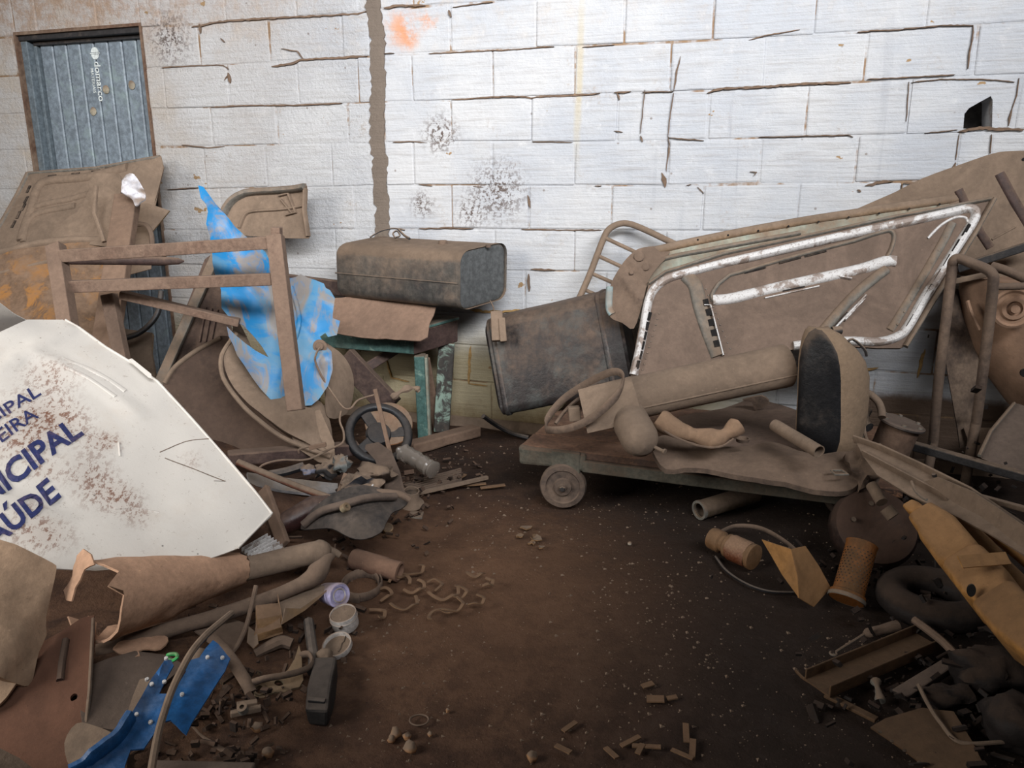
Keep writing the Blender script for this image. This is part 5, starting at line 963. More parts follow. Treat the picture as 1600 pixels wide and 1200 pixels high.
# cardboard, jars
M_CARD = dusty('brown_cardboard', (150, 116, 80), .3, dcol=(120, 96, 76), rough=.9)
t = thing('cardboard_box', 'small torn cardboard box beside the pipes, open side facing the jars', 'box')
mb = MB(); a = P(400, 950, 1.74); mb.loft([P3([(400, 946, 1.76), (436, 942, 1.78), (440, 960, 1.76), (402, 968, 1.73)]), P3([(398, 992, 1.72), (440, 980, 1.74), (443, 990, 1.76), (400, 1004, 1.72)])]); out('box_body', mb, M_CARD, t, bev=.002, sub=2, rough=.004)
tag(sheet('lower_flap', jag([(388, 978), (402, 990), (404, 1006), (396, 1014), (386, 1004)], .8, 8), ((388, 978, 1.74), (404, 1006, 1.7), (386, 1004, 1.7)), M_TAN, t, res=.012, bump=.004).o)
t = thing('folded_carton', 'folded brown carton with tan edge, lying above the black gap left of the jars', 'carton')
tag(sheet('carton_panel', [(424, 932), (470, 918), (494, 912), (514, 918), (500, 930), (470, 952), (446, 958), (438, 974), (426, 950)], ((424, 934, 1.84), (514, 918, 1.9), (440, 974, 1.76)), dusty('brown_carton_inner', (112, 84, 60), .3, rough=.9), t, res=.02, bump=.004, th=.004).o)
tag(sheet('carton_edge', [(515, 919), (500, 934), (476, 954), (440, 976), (446, 950), (470, 951), (496, 932)], ((515, 919, 1.885), (440, 976, 1.745), (446, 950, 1.77)), M_TAN, t, res=.02, bump=.001).o)
M_JAR = dusty('white_jar_plastic', (212, 206, 200), .14, dcol=(150, 126, 106), rough=.45); M_PASTE = dusty('dried_brown_paste', (128, 102, 84), .3, rough=.9, third=(176, 150, 128), bd=.006)
def jar(base, d, r, h, parent, mat, fill=.75, body='jar_body'):
    mb = MB(); mb.lathe(base, d, [(0, 0), (r * .92, 0), (r, h * .12), (r, h), (r * .93, h), (r * .9, h * .3), (0, h * .3)], 30); out(body, mb, mat, parent)
    if fill: mb = MB(); mb.lathe(base, d, [(0, h * .35), (r * .9, h * .35), (r * .9, h * fill), (r * .5, h * (fill + .04)), (0, h * fill)], 24); out('dried_contents', mb, M_PASTE, parent, rough=.0015, rs=60)
t = thing('white_jar', 'short white plastic jar full of dried brown paste, middle of the three', 'jar')
q = P(541, 985, 1.82); q.z = max(q.z, .012); jar(PZ(541, 978, .01), V((-.12, -.22, 1)).normalized(), .0355, .046, t, M_JAR, .95)
mb = MB(); d = V((-.12, -.22, 1)).normalized(); mb.lathe(PZ(541, 978, .01), d, [(.036, .030), (.0375, .031), (.0375, .034), (.036, .035)], 30); out('neck_ring', mb, M_JAR, t)
t = thing('white_lid', 'open white lid with brown residue and a dark crack, lowest of the three', 'lid')
q = PZ(526, 1020, .008); d = V((-.16, -.34, 1)).normalized(); mb = MB(); mb.lathe(q + V((0, .02, 0)), d, [(0, .0), (.036, 0), (.038, .004), (.038, .018), (.035, .018), (.034, .006), (0, .006)], 32); out('lid_body', mb, M_JAR, t)
mb = MB(); mb.lathe(q + V((0, .02, 0)), d, [(0, .0075), (.033, .0065), (.033, .006), (0, .006)], 24); out('residue', mb, M_PASTE, t)
mb = MB(); c_ = q + V((0, .02, 0)) + d * .0095; u_ = V((.1, 1, .35)).normalized(); mb.tube([c_ + V((.012, .0, 0)) + u_ * k + V((w, 0, 0)) for k, w in ((-.018, -.004), (-.006, -.001), (.008, -.002), (.014, .002), (.036, .001))], .0016, 5); out('crack', mb, M_SLOT, t)
t = thing('lilac_cup', 'pale lilac plastic cup lying on its side, uppermost of the three', 'cup')
A = P(508, 926, 1.93); B = P(534, 931, 1.87); d = (B - A).normalized(); mb = MB(); mb.lathe(A, d, [(0, 0), (.026, 0), (.028, .01), (.033, .062), (.034, .075), (.030, .080), (.024, .078), (.022, .074), (0, .074)], 28); out('cup_body', mb, dusty('lilac_plastic', (178, 172, 208), .12, dcol=(150, 130, 118), rough=.4), t)
mb = MB(); mb.lathe(A + d * .076, d, [(.016, 0), (.018, .003), (.02, 0)], 24); out('base_ring', mb, M_JAR, t)
# black rubber block
t = thing('black_rubber_block', 'long black rubber block on the dirt floor below the jars', 'block')
o = PZ(482, 1134, .0); a = PZ(512, 1137, 0) - o; b = (PZ(520, 1056, 0) - PZ(512, 1137, 0)); mb = MB(); mb.loft([[o, o + a, o + a + V((.004, 0, .045)), o + V((-.006, 0, .042))], [o + b * .35 + V((-.008, 0, 0)), o + a + b * .35 + V((.012, 0, 0)), o + a * 1.15 + b * .35 + V((0, 0, .06)), o - a * .12 + b * .35 + V((0, 0, .055))], [o + b, o + a * 1.3 + b, o + a * 1.3 + b + V((0, 0, .055)), o + b + V((0, 0, .05))]]); out('block_body', mb, dusty('black_rubber', (36, 34, 33), .22, dcol=(80, 72, 66), rough=.65), t, bev=.007, rough=.002, rs=20, sub=2)
mb = MB(); mb.box(o + V((.0, -.002, .046)) + b * .1, a * .9, V((0, .012, 0)), V((0, 0, .008))); out('top_ridge', mb, M_BLACK, t, bev=.002)
# pale aluminium bracket
t = thing('aluminium_bracket', 'pale cast aluminium bracket with holes and a pointed fin, left of the black block', 'bracket')
M_ALU = dusty('dirty_aluminium', (156, 142, 116), .34, dcol=(126, 106, 84), rough=.5, metal=.2)
circ = lambda cx, cy, rx, ry, n=12: [(cx + rx * math.cos(2 * math.pi * i / n), cy + ry * math.sin(2 * math.pi * i / n)) for i in range(n)]
s5 = sheet('cast_body', [(397, 1086), (396, 1076), (402, 1069), (414, 1067), (424, 1064), (436, 1056), (450, 1046), (460, 1030), (467, 1008), (471, 1022), (472, 1045), (474, 1062), (468, 1073), (456, 1076), (444, 1082), (430, 1081), (418, 1086), (412, 1090), (402, 1091)], ((397, 1086, 1.55), (467, 1008, 1.68), (474, 1066, 1.6)), M_ALU, t, res=.008, bump=.003, bs=20, th=.012, holes=[circ(406, 1079, 7, 7), circ(436, 1067, 7.5, 4.5)])
mb = MB(); q = s5.on(406, 1079, .0); mb.lathe(q, s5.pl.n, [(.0095, -.01), (.0135, -.01), (.0135, .004), (.0095, .004), (.0095, -.01)], 20); out('bearing_ring', mb, M_ALU, t)
mb = MB(); mb.tube(spl(P3([(470, 1024, 1.66), (482, 1022, 1.65), (488, 1032, 1.63), (484, 1042, 1.6), (466, 1050, 1.57), (440, 1056, 1.55), (415, 1060, 1.54), (396, 1066, 1.54)])), .009, 8, flat=((0, 0, 1), .5)); out('bent_strap', mb, M_DUSTY2, t)
tubething('dark_bar', [(482, 970, 1.78), (486, 1000, 1.72), (490, 1030, 1.66), (488, 1050, 1.62)], .013, M_BLACK, 'dark round bar standing between the carton and the white lid', 'bar')
tubething('scrap_tube', [(398, 1022, 1.7), (420, 1010, 1.72), (440, 1002, 1.74), (456, 1006, 1.74)], .014, M_DUSTY2, 'short brown tube above the aluminium bracket', 'tube', rough=.003)
lump('pale_stone', P(508, 1024, 1.66), .016, dusty('stone', (120, 100, 80), .4, rough=.9), 'small brown stone touching the white lid', 'stone', sx=(1.3, 1, 1.2))
t = thing('linkage_joint', 'small greyish bolted linkage joint left of the black block', 'linkage')
mb = MB(); mb.bar(PZ(370, 1103, .04), PZ(402, 1098, .035), .016, .012); out('upper_arm', mb, M_DUSTY, t, bev=.002)
mb = MB(); mb.bar(PZ(360, 1116, .03), PZ(408, 1106, .03), .014, .012); out('lower_arm', mb, M_DUSTY, t, bev=.002)
mb = MB(); mb.lathe(PZ(379, 1107, .045), (0, -.5, 1), [(.005, -.01), (.011, -.01), (.011, .008), (.005, .008)], 14); out('nut', mb, M_EDGEL, t)
tubething('grey_thin_wire', [(350, 1124, 1.5), (332, 1142, 1.46), (318, 1158, 1.43)], .002, M_EDGEL, 'straight thin grey wire pointing down beside the blue bracket', 'wire')
# middle heap below the wing
mb = MB(); mb.tube(spl(P3([(372, 722, 2.42), (420, 742, 2.38), (470, 762, 2.34), (530, 783, 2.28), (575, 795, 2.24)])), .0115, 10); out('reddish_rod', mb, dusty('reddish_rod', (118, 74, 58), .35, rough=.7), None, 'long reddish brown rod lying across the middle of the left heap', 'rod')
s6 = sheet('silver_strip', [(386, 738), (440, 746), (528, 755), (528, 768), (500, 773), (440, 766), (390, 757)], ((386, 738, 2.5), (528, 756, 2.6), (440, 766, 2.48)), dusty('bright_alloy', (176, 176, 178), .18, dcol=(130, 118, 106), rough=.35, metal=.4), res=.03, bump=.003, th=.012); tag(s6.o, 'bright silvery metal strip lying under the reddish rod', 'strip')
mb = MB(); mb.bar(P(356, 716, 2.75), P(560, 700, 2.95), .06, .05); out('maroon_beam', mb, M_MAROON, None, 'dark brown beam lying below the large wing shell', 'beam', bev=.006)
mb = MB(); mb.bar(PZ(640, 700, .03), PZ(745, 672, .03), .07, .05); out('floor_beam', mb, M_WOODD, None, 'brown beam on the floor in front of the bench legs', 'beam', bev=.008, rough=.004, sub=3)
mb = MB(); mb.bar(P(412, 764, 2.3), P(444, 852, 2.12), .04, .02, (0, -1, 0)); out('short_plank', mb, M_WOODD, None, 'short brown plank standing at the right tip of the white panel', 'plank', bev=.004)
mb = MB(); mb.bar(P(540, 740, 2.5), P(520, 795, 2.4), .014, .012, (0, -1, 0)); out('wooden_slat', mb, M_WOODD, None, 'thin wooden slat standing behind the reddish rod', 'slat', bev=.002)
mb = MB(); mb.lathe(P(440, 822, 2.2), V((.75, .45, .32)), [(0, 0), (.03, .004), (.036, .02), (.037, .12), (.02, .15), (.014, .17), (0, .172)], 24); out('dark_bottle', mb, dusty('glossy_maroon', (50, 31, 29), .15, dcol=(96, 78, 68), rough=.25), None, 'dark glossy reddish bottle lying right of the short plank', 'bottle', rough=.003, rs=25)
t = thing('finned_heatsink', 'silvery finned plate showing beneath the right tip of the white panel', 'heatsink')
pl7 = Plane((376, 862, 1.98), (420, 838, 2.08), (444, 856, 2.02)); s7 = sheet('base_plate', [(376, 862), (420, 837), (446, 857), (404, 880)], pl7, M_DARKM, t, res=.04, bump=0)
for k in range(6):
    mb = MB(); a, b = (378 + k * 4.6, 862 + k * 3.0), (418 + k * 4.6, 839 + k * 3.2); rib(mb, s7, [a, b], .004, .012); out('fin', mb, M_CHIP, t)
t = thing('black_mudguard', 'dark dusty plastic mudguard with layered rim, in the middle of the left heap', 'mudguard')
s8 = sheet('guard_shell', spl2([(470, 826), (480, 812), (505, 797), (535, 785), (570, 776), (605, 775), (636, 782), (628, 800), (614, 812), (606, 828), (596, 850), (572, 862), (548, 858), (520, 840), (495, 834)], 3, True), ((470, 826, 2.16), (636, 782, 2.3), (572, 862, 2.1)), dusty('dark_dusty_plastic', (46, 43, 42), .25, dcol=(88, 78, 70), rough=.5, top=.3), t, res=.018, bump=.006, bend=lambda U, W: .06 * math.sin(max(0, min(1, U)) * 3.1), ribs=(([(556, 812), (562, 832), (600, 834)], .012, .006),))
mb = MB(); mb.tube(spl(P3([(474, 820, 2.15), (500, 800, 2.16), (535, 789, 2.16), (575, 778, 2.2), (618, 776, 2.26)])), .013, 10); out('rim_roll', mb, M_DULLBROWN, t)
mb = MB(); mb.tube(spl(P3([(500, 790, 2.24), (545, 776, 2.26), (585, 770, 2.28), (622, 772, 2.3), (640, 782, 2.3)])), .012, 10); out('upper_rim_roll', mb, M_DUSTY2, t)
mb = MB(); mb.lathe(P(536, 795, 2.13), V((.5, -.3, .4)), [(.006, 0), (.013, 0), (.013, .02), (.006, .02), (.006, 0)], 14); out('clamp_ring', mb, M_ALU, t)
t = thing('flared_collar', 'brown flared metal collar at the right end of the black mudguard', 'collar')
q = PZ(642, 786, .02); d = V((.1, -.2, 1)).normalized(); mb = MB(); mb.lathe(q, d, [(.05, 0), (.04, .006), (.031, .022), (.029, .055), (.025, .055), (.027, .022), (.035, .004), (.05, 0)], 24); out('collar_body', mb, M_DUSTY, t)
mb = MB(); mb.lathe(q, d, [(0, .04), (.027, .04), (.027, .042), (0, .042)], 20); out('collar_bore', mb, M_SLOT, t)
t = thing('slatted_grate', 'flat dark slatted grate on the floor right of the collar', 'grate')
g0, g1, g2 = PZ(628, 757, .03), PZ(720, 733, .03), PZ(650, 768, .03)
for k in range(6): mb = MB(); o = g0 + (g2 - g0) * (k / 5 * 1.0); mb.bar(o, o + (g1 - g0) * (1 - .05 * k), .009, .008); out('slat', mb, M_DUSTY2, t)
mb = MB(); mb.bar(g0 + (g2 - g0) * 1.2, g1 + (g2 - g0) * 1.3 + V((.03, 0, 0)), .016, .012); out('side_bar', mb, M_DUSTY, t)
mb = MB(); mb.box(PZ(638, 812, 0), V((.05, 0, 0)), V((0, .05, 0)), V((0, 0, .012))); out('small_finned_plate', mb, M_EDGEL, None, 'small grey finned plate on the dirt right of the mudguard', 'plate', bev=.003)
mb = MB(); mb.lathe(PZ(606, 832, .012), (.1, -.5, .8), [(.0, 0), (.016, 0), (.019, .03), (.016, .034), (0, .03)], 18); out('perforated_cup', mb, dusty('perforated_pale', (168, 140, 108), .2, rough=.6), None, 'small pale perforated cup at the foot of the mudguard', 'cup')
t = thing('short_thick_pipe', 'short thick brown pipe lying on the floor right of the exhaust pipe', 'pipe')
A = PZ(556, 874, .05); B = PZ(622, 893, .035); d = (B - A).normalized(); L_ = (B - A).length
mb = MB(); mb.lathe(A - d * .015, d, [(0, 0), (.028, .002), (.033, .012), (.033, L_ * .8), (.031, L_ * .84), (.031, L_ + .02), (.025, L_ + .022), (.02, L_ + .01), (0, L_ + .01)], 26); out('pipe_body', mb, dusty('reddish_pipe', (96, 68, 56), .5, dcol=(116, 90, 74), rough=.7), t, rough=.0015)
t = thing('belt_coil', 'coiled dark flat belt on the floor behind the lilac cup', 'belt')
c0 = PZ(566, 914, .02); pts = [c0 + V((math.cos(a) * (.048 + .012 * a / 9), math.sin(a) * (.066 + .012 * a / 9) * .9, .004 * math.sin(a))) for a in [i * .3 for i in range(38)]]
mb = MB(); mb.tube(pts, .014, 8, flat=((0, 0, 1), .22)); out('belt_band', mb, M_DUSTY2, t)
lump('black_rag', P(562, 758, 2.46), .05, dusty('black_rag_cloth', (34, 35, 40), .18, rough=.8), 'crumpled black rag in the hollow below the brown wing flap', 'rag', sx=(1.3, 1, .8), rough=.7, seed=2)
lump('oily_casting', P(585, 744, 2.52), .042, dusty('oily_casting', (60, 50, 44), .2, rough=.35, metal=.3), 'oily light-and-dark engine casting under the flat pedal arm', 'casting', sx=(1.5, 1, .8), rough=.8, seed=5)
lump('bluish_plastic_piece', P(481, 734, 2.56), .024, dusty('bluish_plastic', (132, 134, 150), .2, rough=.4), 'small bluish grey plastic piece above the silvery strip', 'plastic scrap', sx=(1, 1, .8), rough=.5, seed=7)
lump('grey_carburettor', P(533, 724, 2.58), .03, dusty('grey_alloy_part', (112, 116, 114), .25, rough=.45), 'grey alloy part hanging below the corner of the brown flap', 'engine part', sx=(1, .8, 1.1), rough=.7, seed=9)
lump('dark_engine_lump', P(508, 736, 2.6), .032, M_DARKM, 'dark knobbly engine part between the bluish piece and the grey alloy part', 'engine part', sx=(1.2, .8, .8), rough=.9, seed=11)
lump('yellow_brown_piece', P(503, 797, 2.3), .016, dusty('yellow_bit', (150, 104, 46), .2, rough=.6), 'small yellowish lump behind the mudguard rim', 'scrap', rough=.6, seed=12)
tubething('dark_tube', [(420, 742, 2.62), (450, 736, 2.62), (475, 728, 2.64)], .016, M_BLACK, 'short dark tube behind the left end of the silvery strip', 'tube')
mb = MB(); mb.tube(P3([(572, 775, 2.38), (583, 757, 2.42)]), .003, 6); out('white_stick', mb, M_CHIP, None, 'tiny pale stick on the black rag', 'stick')
# anonymous debris that fills the heap: one pile, nobody could count it
mb = MB(); rr = random.Random(11)
def scrap_bit(c, r):
    r *= .8
    if (c - WO).dot(WN) < .08: return
    c = V((c.x, c.y, max(c.z, r * .6)))
    a = V((rr.gauss(0, 1), rr.gauss(0, 1), rr.gauss(0, .5))).normalized() * r * rr.uniform(.6, 1.6); b = V((rr.gauss(0, 1), rr.gauss(0, 1), rr.gauss(0, 1))).cross(a).normalized() * r * rr.uniform(.15, .7); n_ = a.cross(b).normalized() * rr.uniform(.003, .012)
    mb.box(c, a, b, n_)
for (px, py, Y, sxx, syy, n_) in ((470, 800, 2.25, .12, .12, 40), (540, 760, 2.45, .12, .12, 46), (600, 730, 2.7, .12, .1, 36), (480, 745, 2.6, .14, .1, 30), (330, 1100, 1.46, .07, .08, 60), (370, 1060, 1.55, .07, .07, 50), (430, 1010, 1.75, .08, .08, 40), (240, 1110, 1.42, .12, .08, 30), (400, 880, 2.1, .14, .12, 40), (560, 800, 2.4, .1, .1, 24), (300, 950, 1.8, .2, .1, 30), (680, 720, 2.95, .1, .12, 30), (360, 1170, 1.34, .05, .03, 30), (330, 790, 2.3, .2, .15, 40)):
    c0 = P(px, py, Y)
    for i in range(int(n_ * (2.2 if px > 440 else 1.1))):
        x_, y_ = c0.x + rr.gauss(0, sxx), c0.y + rr.gauss(0, syy); zt = max(.0, c0.z * .9 * math.exp(-((x_ - c0.x) ** 2 / (3 * sxx * sxx) + (y_ - c0.y) ** 2 / (3 * syy * syy)))); scrap_bit(V((x_, y_, rr.uniform(0, 1) ** .5 * zt)), rr.uniform(.012, .035))
out('mixed_scrap_debris', mb, dusty('mixed_debris', (48, 37, 31), .25, dcol=(84, 66, 54), rough=.8, sc_=12, third=(104, 84, 60), tf=.62), None, 'dark tangle of small scrap filling the gaps of the left heap', 'debris', kind='stuff', smooth=False)
# earth mound under the left heap
mb = MB(); N = 60
def mound(x, y):
    h = 0
    for cx, cy, sx_, sy_, hh in ((-1.25, 2.35, .55, .45, .30), (-1.05, 1.65, .35, .3, .12), (-.75, 2.6, .3, .35, .12), (-1.6, 3.0, .5, .5, .25), (-.55, 2.9, .25, .3, .05), (-.72, 1.5, .14, .16, .03)):
        h = max(h, hh * math.exp(-((x - cx) / sx_) ** 2 - ((y - cy) / sy_) ** 2))
    return min(h, max(0, (3.5 - .315 * x - y) * .6)) + .01 * noise.noise(V((x * 12, y * 12, 1))) * min(1, h * 12) - .016
mb.add([(-2.6 + 2.6 * i / N, 1.1 + 2.6 * j / N, mound(-2.6 + 2.6 * i / N, 1.1 + 2.6 * j / N)) for j in range(N + 1) for i in range(N + 1)], [(j * (N + 1) + i, j * (N + 1) + i + 1, (j + 1) * (N + 1) + i + 1, (j + 1) * (N + 1) + i) for j in range(N) for i in range(N) if 1.1 + 2.6 * (j + 1) / N < 3.6 - .315 * (-2.6 + 2.6 * (i + 1) / N) and max(mound(-2.6 + 2.6 * (i + a_) / N, 1.1 + 2.6 * (j + b_) / N) for a_ in (0, 1) for b_ in (0, 1)) > -.014])
mb.v = mb.v; used = sorted({i for f in mb.f for i in f}); mp = {o_: n_ for n_, o_ in enumerate(used)}; mb.v = [mb.v[i] for i in used]; mb.f = [tuple(mp[i] for i in f) for f in mb.f]
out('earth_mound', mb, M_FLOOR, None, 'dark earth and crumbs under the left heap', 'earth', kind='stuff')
# ------------------------------------------------------------------ right foreground
M_DULL = dusty('dull_ochre_brown', (88, 64, 42), .35, dcol=(92, 72, 54), rough=.75)
M_YEL = dusty('yellow_brown_moulding', (172, 124, 68), .3, dcol=(140, 106, 72), rough=.6, sc_=5)
mb = MB(); mb.bar(P(1418, 694, 2.62), P(1625, 752, 2.3), .035, .03); out('dark_angle_bar', mb, M_DARKM, None, 'long dark bar above the brown channel at the right edge', 'bar', bev=.004)
t = thing('long_brown_channel', 'long brown steel channel running from the seat shell down to the right edge', 'channel')
s = sheet('channel_web', [(1336, 688), (1380, 704), (1440, 730), (1520, 772), (1580, 812), (1660, 866), (1660, 905), (1600, 868), (1540, 830), (1480, 800), (1420, 772), (1370, 742), (1350, 715)], ((1336, 688, 2.32), (1600, 830, 1.72), (1420, 772, 2.0)), M_DUSTY, t, res=.03, bump=.006, th=.006)
mb = MB(); rib(mb, s, [(1336, 688), (1380, 704), (1440, 730), (1520, 772), (1580, 812), (1650, 860)], .014, .02); out('upper_flange', mb, M_DUSTY, t)
mb = MB(); rib(mb, s, [(1350, 712), (1420, 748), (1482, 781)], .010, .02); out('middle_ridge', mb, M_DUSTY, t)
tag(sheet('joint_plate', [(1445, 752), (1465, 745), (1520, 768), (1600, 822), (1640, 850), (1640, 880), (1590, 850), (1535, 808), (1490, 785)], ((1445, 752, 2.0), (1600, 822, 1.66), (1535, 808, 1.78)), M_DUSTY, t, res=.03, bump=.002).o)
for q in ((1461, 746), (1519, 785), (1505, 776)): mb = MB(); mb.lathe(s.on(q[0], q[1], .012), s.pl.n, [(.007, -.004), (.006, .004), (0, .004)], 8); out('bolt', mb, M_DARKM, t)
mb = MB(); mb.bar(P(1500, 768, 2.0), P(1640, 806, 1.8), .018, .014); out('thin_side_rail', mb, M_DUSTY, None, 'thin brown rail branching off right above the long channel', 'rail', bev=.002)
tubething('cable_loop', [(1424, 752, 1.96), (1430, 766, 1.93), (1440, 776, 1.9), (1448, 781, 1.88)], .004, M_EDGEL, 'short pale cable loop under the long channel', 'cable')
mb = MB(); mb.tube(P3([(1362, 758, 2.22), (1378, 785, 2.16)]), .018, 12); mb2 = mb; out('drop_tube', mb, M_DUSTY, None, 'short brown tube pointing down below the buckled end of the trolley load', 'tube')
mb = MB(); mb.tube(P3([(1384, 794, 2.14), (1396, 808, 2.12)]), .02, 12); out('tube_collar', mb, M_DUSTY, None, 'thicker collar piece at the lower end of the short brown tube', 'collar')
lump('buckled_metal', P(1352, 732, 2.3), .05, M_DUSTY2, 'buckled metal lump between dented panel and long channel', 'scrap metal', sx=(1, 1, 1.3), rough=.9, seed=21)
t = thing('metal_buckle', 'small square buckle on the right end of the dented panel', 'buckle')
q = PZ(1311, 738, ZD + .06); mb = MB(); mb.tube([q + V(p) for p in ((-.02, -.02, 0), (.02, -.018, 0), (.018, .02, .0), (-.018, .018, .0))], .004, 6, closed=True); out('buckle_ring', mb, M_EDGEL, t)
# yellow-brown moulding: loft of stepped rounded sections
t = thing('yellow_moulded_tank', 'yellow-brown moulded plastic tank with stepped blocks, lying at the right edge', 'plastic tank')
def rsec(c, u, w, hw, hh): return rrect(c - u.normalized() * hw - w.normalized() * hh, u.normalized() * 2 * hw, w.normalized() * 2 * hh, min(hw, hh) * .45, 3)
path = [((1424, 792), 1.92, .018), ((1432, 798), 1.91, .022), ((1440, 804), 1.90, .020), ((1450, 812), 1.88, .042), ((1470, 832), 1.84, .052), ((1478, 842), 1.82, .058), ((1510, 882), 1.74, .060), ((1514, 886), 1.73, .052), ((1520, 892), 1.72, .062), ((1556, 934), 1.62, .066), ((1560, 940), 1.60, .052), ((1566, 948), 1.58, .05), ((1570, 952), 1.57, .062), ((1606, 990), 1.46, .062), ((1650, 1030), 1.36, .05)]
cs_ = [P(a[0], a[1], Y) for a, Y, r_ in path]; ax = (cs_[-1] - cs_[3]).normalized(); uu = V((.55, .55, .55)); uu = (uu - ax * uu.dot(ax)).normalized(); ww = ax.cross(uu)
mb = MB(); mb.loft([rsec(c, uu, ww, r_ * .86, r_ * 1.12) for c, (a, Y, r_) in zip(cs_, path)]); out('moulded_body', mb, M_YEL, t, rough=.002, rs=12, sharp=50, sub=0)
mb = MB(); mb.tube(spl(P3([(1466, 802, 1.95), (1500, 822, 1.9), (1540, 862, 1.8), (1580, 905, 1.72), (1640, 960, 1.6)])), [.03] * 25, 14); out('side_duct', mb, M_YEL, t, rough=.003)
mb = MB(); mb.tube(spl(P3([(1490, 790, 1.98), (1530, 812, 1.94), (1580, 850, 1.85), (1640, 900, 1.76)])), [.026] * 19, 14); out('upper_duct', mb, M_YEL, t, rough=.003)
mb = MB(); a, b = P(1500, 878, 1.60), P(1575, 872, 1.60); mb.bar(a, b, .03, .004, (0, -.6, .8)); out('flat_tab', mb, M_YEL, t)
mb = MB(); q = P(1518, 923, 1.575); mb.lathe(q, V((-.35, -.9, .1)), [(0, -.006), (.015, -.006), (.015, .0), (0, .0)], 18, squash=.6); out('hole', mb, M_SLOT, t)
# filters, plates on the floor
t = thing('oil_filter', 'brown oil filter with a crumpled wrapper lying on the floor in front of the trolley', 'filter')
A = PZ(1116, 842, .05); B = PZ(1176, 870, .045); d = (B - A).normalized(); L_ = (B - A).length
mb = MB(); mb.lathe(A - d * .01, d, [(0, 0), (.034, 0), (.036, .01), (.036, .04), (.028, .045), (.028, .06), (.038, .064), (.038, L_), (.041, L_ + .004), (.041, L_ + .016), (.03, L_ + .018), (0, L_ + .018)], 28); out('filter_body', mb, dusty('filter_brown', (122, 88, 56), .4, dcol=(116, 90, 66), rough=.6), t)
mb = MB(); mb.lathe(A + d * .065, d, [(.0395, 0), (.042, .01), (.042, .06), (.0395, .07)], 26); out('crumpled_wrapper', mb, dusty('wrapper', (110, 62, 40), .3, dcol=(138, 110, 88), rough=.4, sc_=20), t, rough=.004, rs=40)
tubething('wire_hoop', [(1124, 832, 2.35), (1150, 822, 2.4), (1190, 826, 2.36), (1232, 850, 2.24), (1262, 880, 2.1)], .008, M_DUSTY2, 'curved strap arching over the oil filter', 'strap', flat=((0, 0, 1), .5))
mb = MB(); mb.tube(spl([PZ(1118, 870, .006), PZ(1135, 892, .006), PZ(1165, 912, .006), PZ(1200, 924, .006), PZ(1240, 926, .006)]), .005, 6); out('floor_cable', mb, M_BLACK, None, 'thin dark cable curved on the floor below the oil filter', 'cable')
t = thing('bent_yellow_plate', 'yellowish bent sheet plate standing right of the oil filter', 'plate')
tag(sheet('left_face', [(1190, 843), (1236, 858), (1246, 900), (1248, 934), (1222, 898), (1205, 868)], ((1190, 843, 2.08), (1236, 858, 1.98), (1248, 934, 1.92)), M_YEL, t, res=.02, bump=.002, th=.004).o)
tag(sheet('right_face', [(1236, 858), (1258, 853), (1280, 885), (1298, 918), (1272, 948), (1248, 934), (1246, 900)], ((1236, 858, 1.98), (1298, 918, 1.98), (1248, 934, 1.92)), M_YEL, t, res=.02, bump=.002, th=.004).o)
t = thing('perforated_filter_cartridge', 'rusty perforated filter cartridge standing tilted, right of the bent plate', 'filter')
A = PZ(1322, 938, .035); B = P(1347, 850, 2.02); d = (B - A).normalized(); L_ = (B - A).length
mb = MB(); mb.lathe(A, d, [(0, 0), (.046, 0), (.048, .006), (.048, .02), (.042, .024), (.042, L_ - .01), (.044, L_), (.036, L_), (.034, L_ - .02), (0, L_ - .02)], 32); out('cartridge_body', mb, dusty('rusty_mesh', (138, 84, 36), .2, dcol=(96, 70, 46), rough=.5, sc_=20), t)
mb = MB(); u_ = V((1, 0, 0)); u_ = (u_ - d * u_.dot(d)).normalized(); w_ = d.cross(u_)
for i in range(13):
    for k in range(22):
        a = 2 * math.pi * (k + .5 * (i % 2)) / 22; r0 = u_ * math.cos(a) + w_ * math.sin(a); mb.lathe(A + d * (.04 + i * (L_ - .06) / 13) + r0 * .0415, r0, [(.0022, 0), (.0022, .0012), (0, .0012)], 5)
out('perforations', mb, M_SLOT, t, kind='stuff')
mb = MB(); mb.lathe(A, d, [(.049, .0), (.051, .002), (.051, .01), (.049, .012)], 30); out('end_ring', mb, M_EDGEL, t)
t = thing('brake_drum', 'large dark drum lying behind the perforated cartridge', 'brake drum')
c0 = P(1362, 858, 2.2); c0.z = .13; d = V((-.1, -.75, .65)).normalized(); mb = MB(); mb.lathe(c0 - d * .05, d, [(0, 0), (.12, 0), (.128, .01), (.128, .05), (.118, .07), (.08, .075), (.04, .06), (0, .06)], 40); out('drum_body', mb, dusty('oily_drum', (48, 36, 32), .25, dcol=(74, 56, 46), rough=.5), t)
for k in range(5): a = R(72 * k + 20); mb = MB(); mb.lathe(c0 + d * .022 + V((math.cos(a) * .07, 0, 0)) + d.cross(V((1, 0, 0))) * (math.sin(a) * .07), d, [(.008, 0), (.008, .002), (0, .002)], 8); out('stud_hole', mb, M_SLOT, t)
M_OILB = dusty('oily_black', (34, 28, 26), .2, dcol=(62, 50, 42), rough=.7)
t = thing('black_tyre', 'small black tyre lying in the shadow under the yellow moulded tank', 'tyre')
c0 = PZ(1460, 935, .06); mb = MB(); mb.tube([c0 + V((math.cos(a) * .11, math.sin(a) * .10, 0)) for a in [2 * math.pi * i / 36 for i in range(36)]], .042, 12, closed=True); out('tyre_ring', mb, M_OILB, t)
t = thing('steel_channel_offcut', 'short brown steel channel lying on the floor in the dark lower right', 'channel')
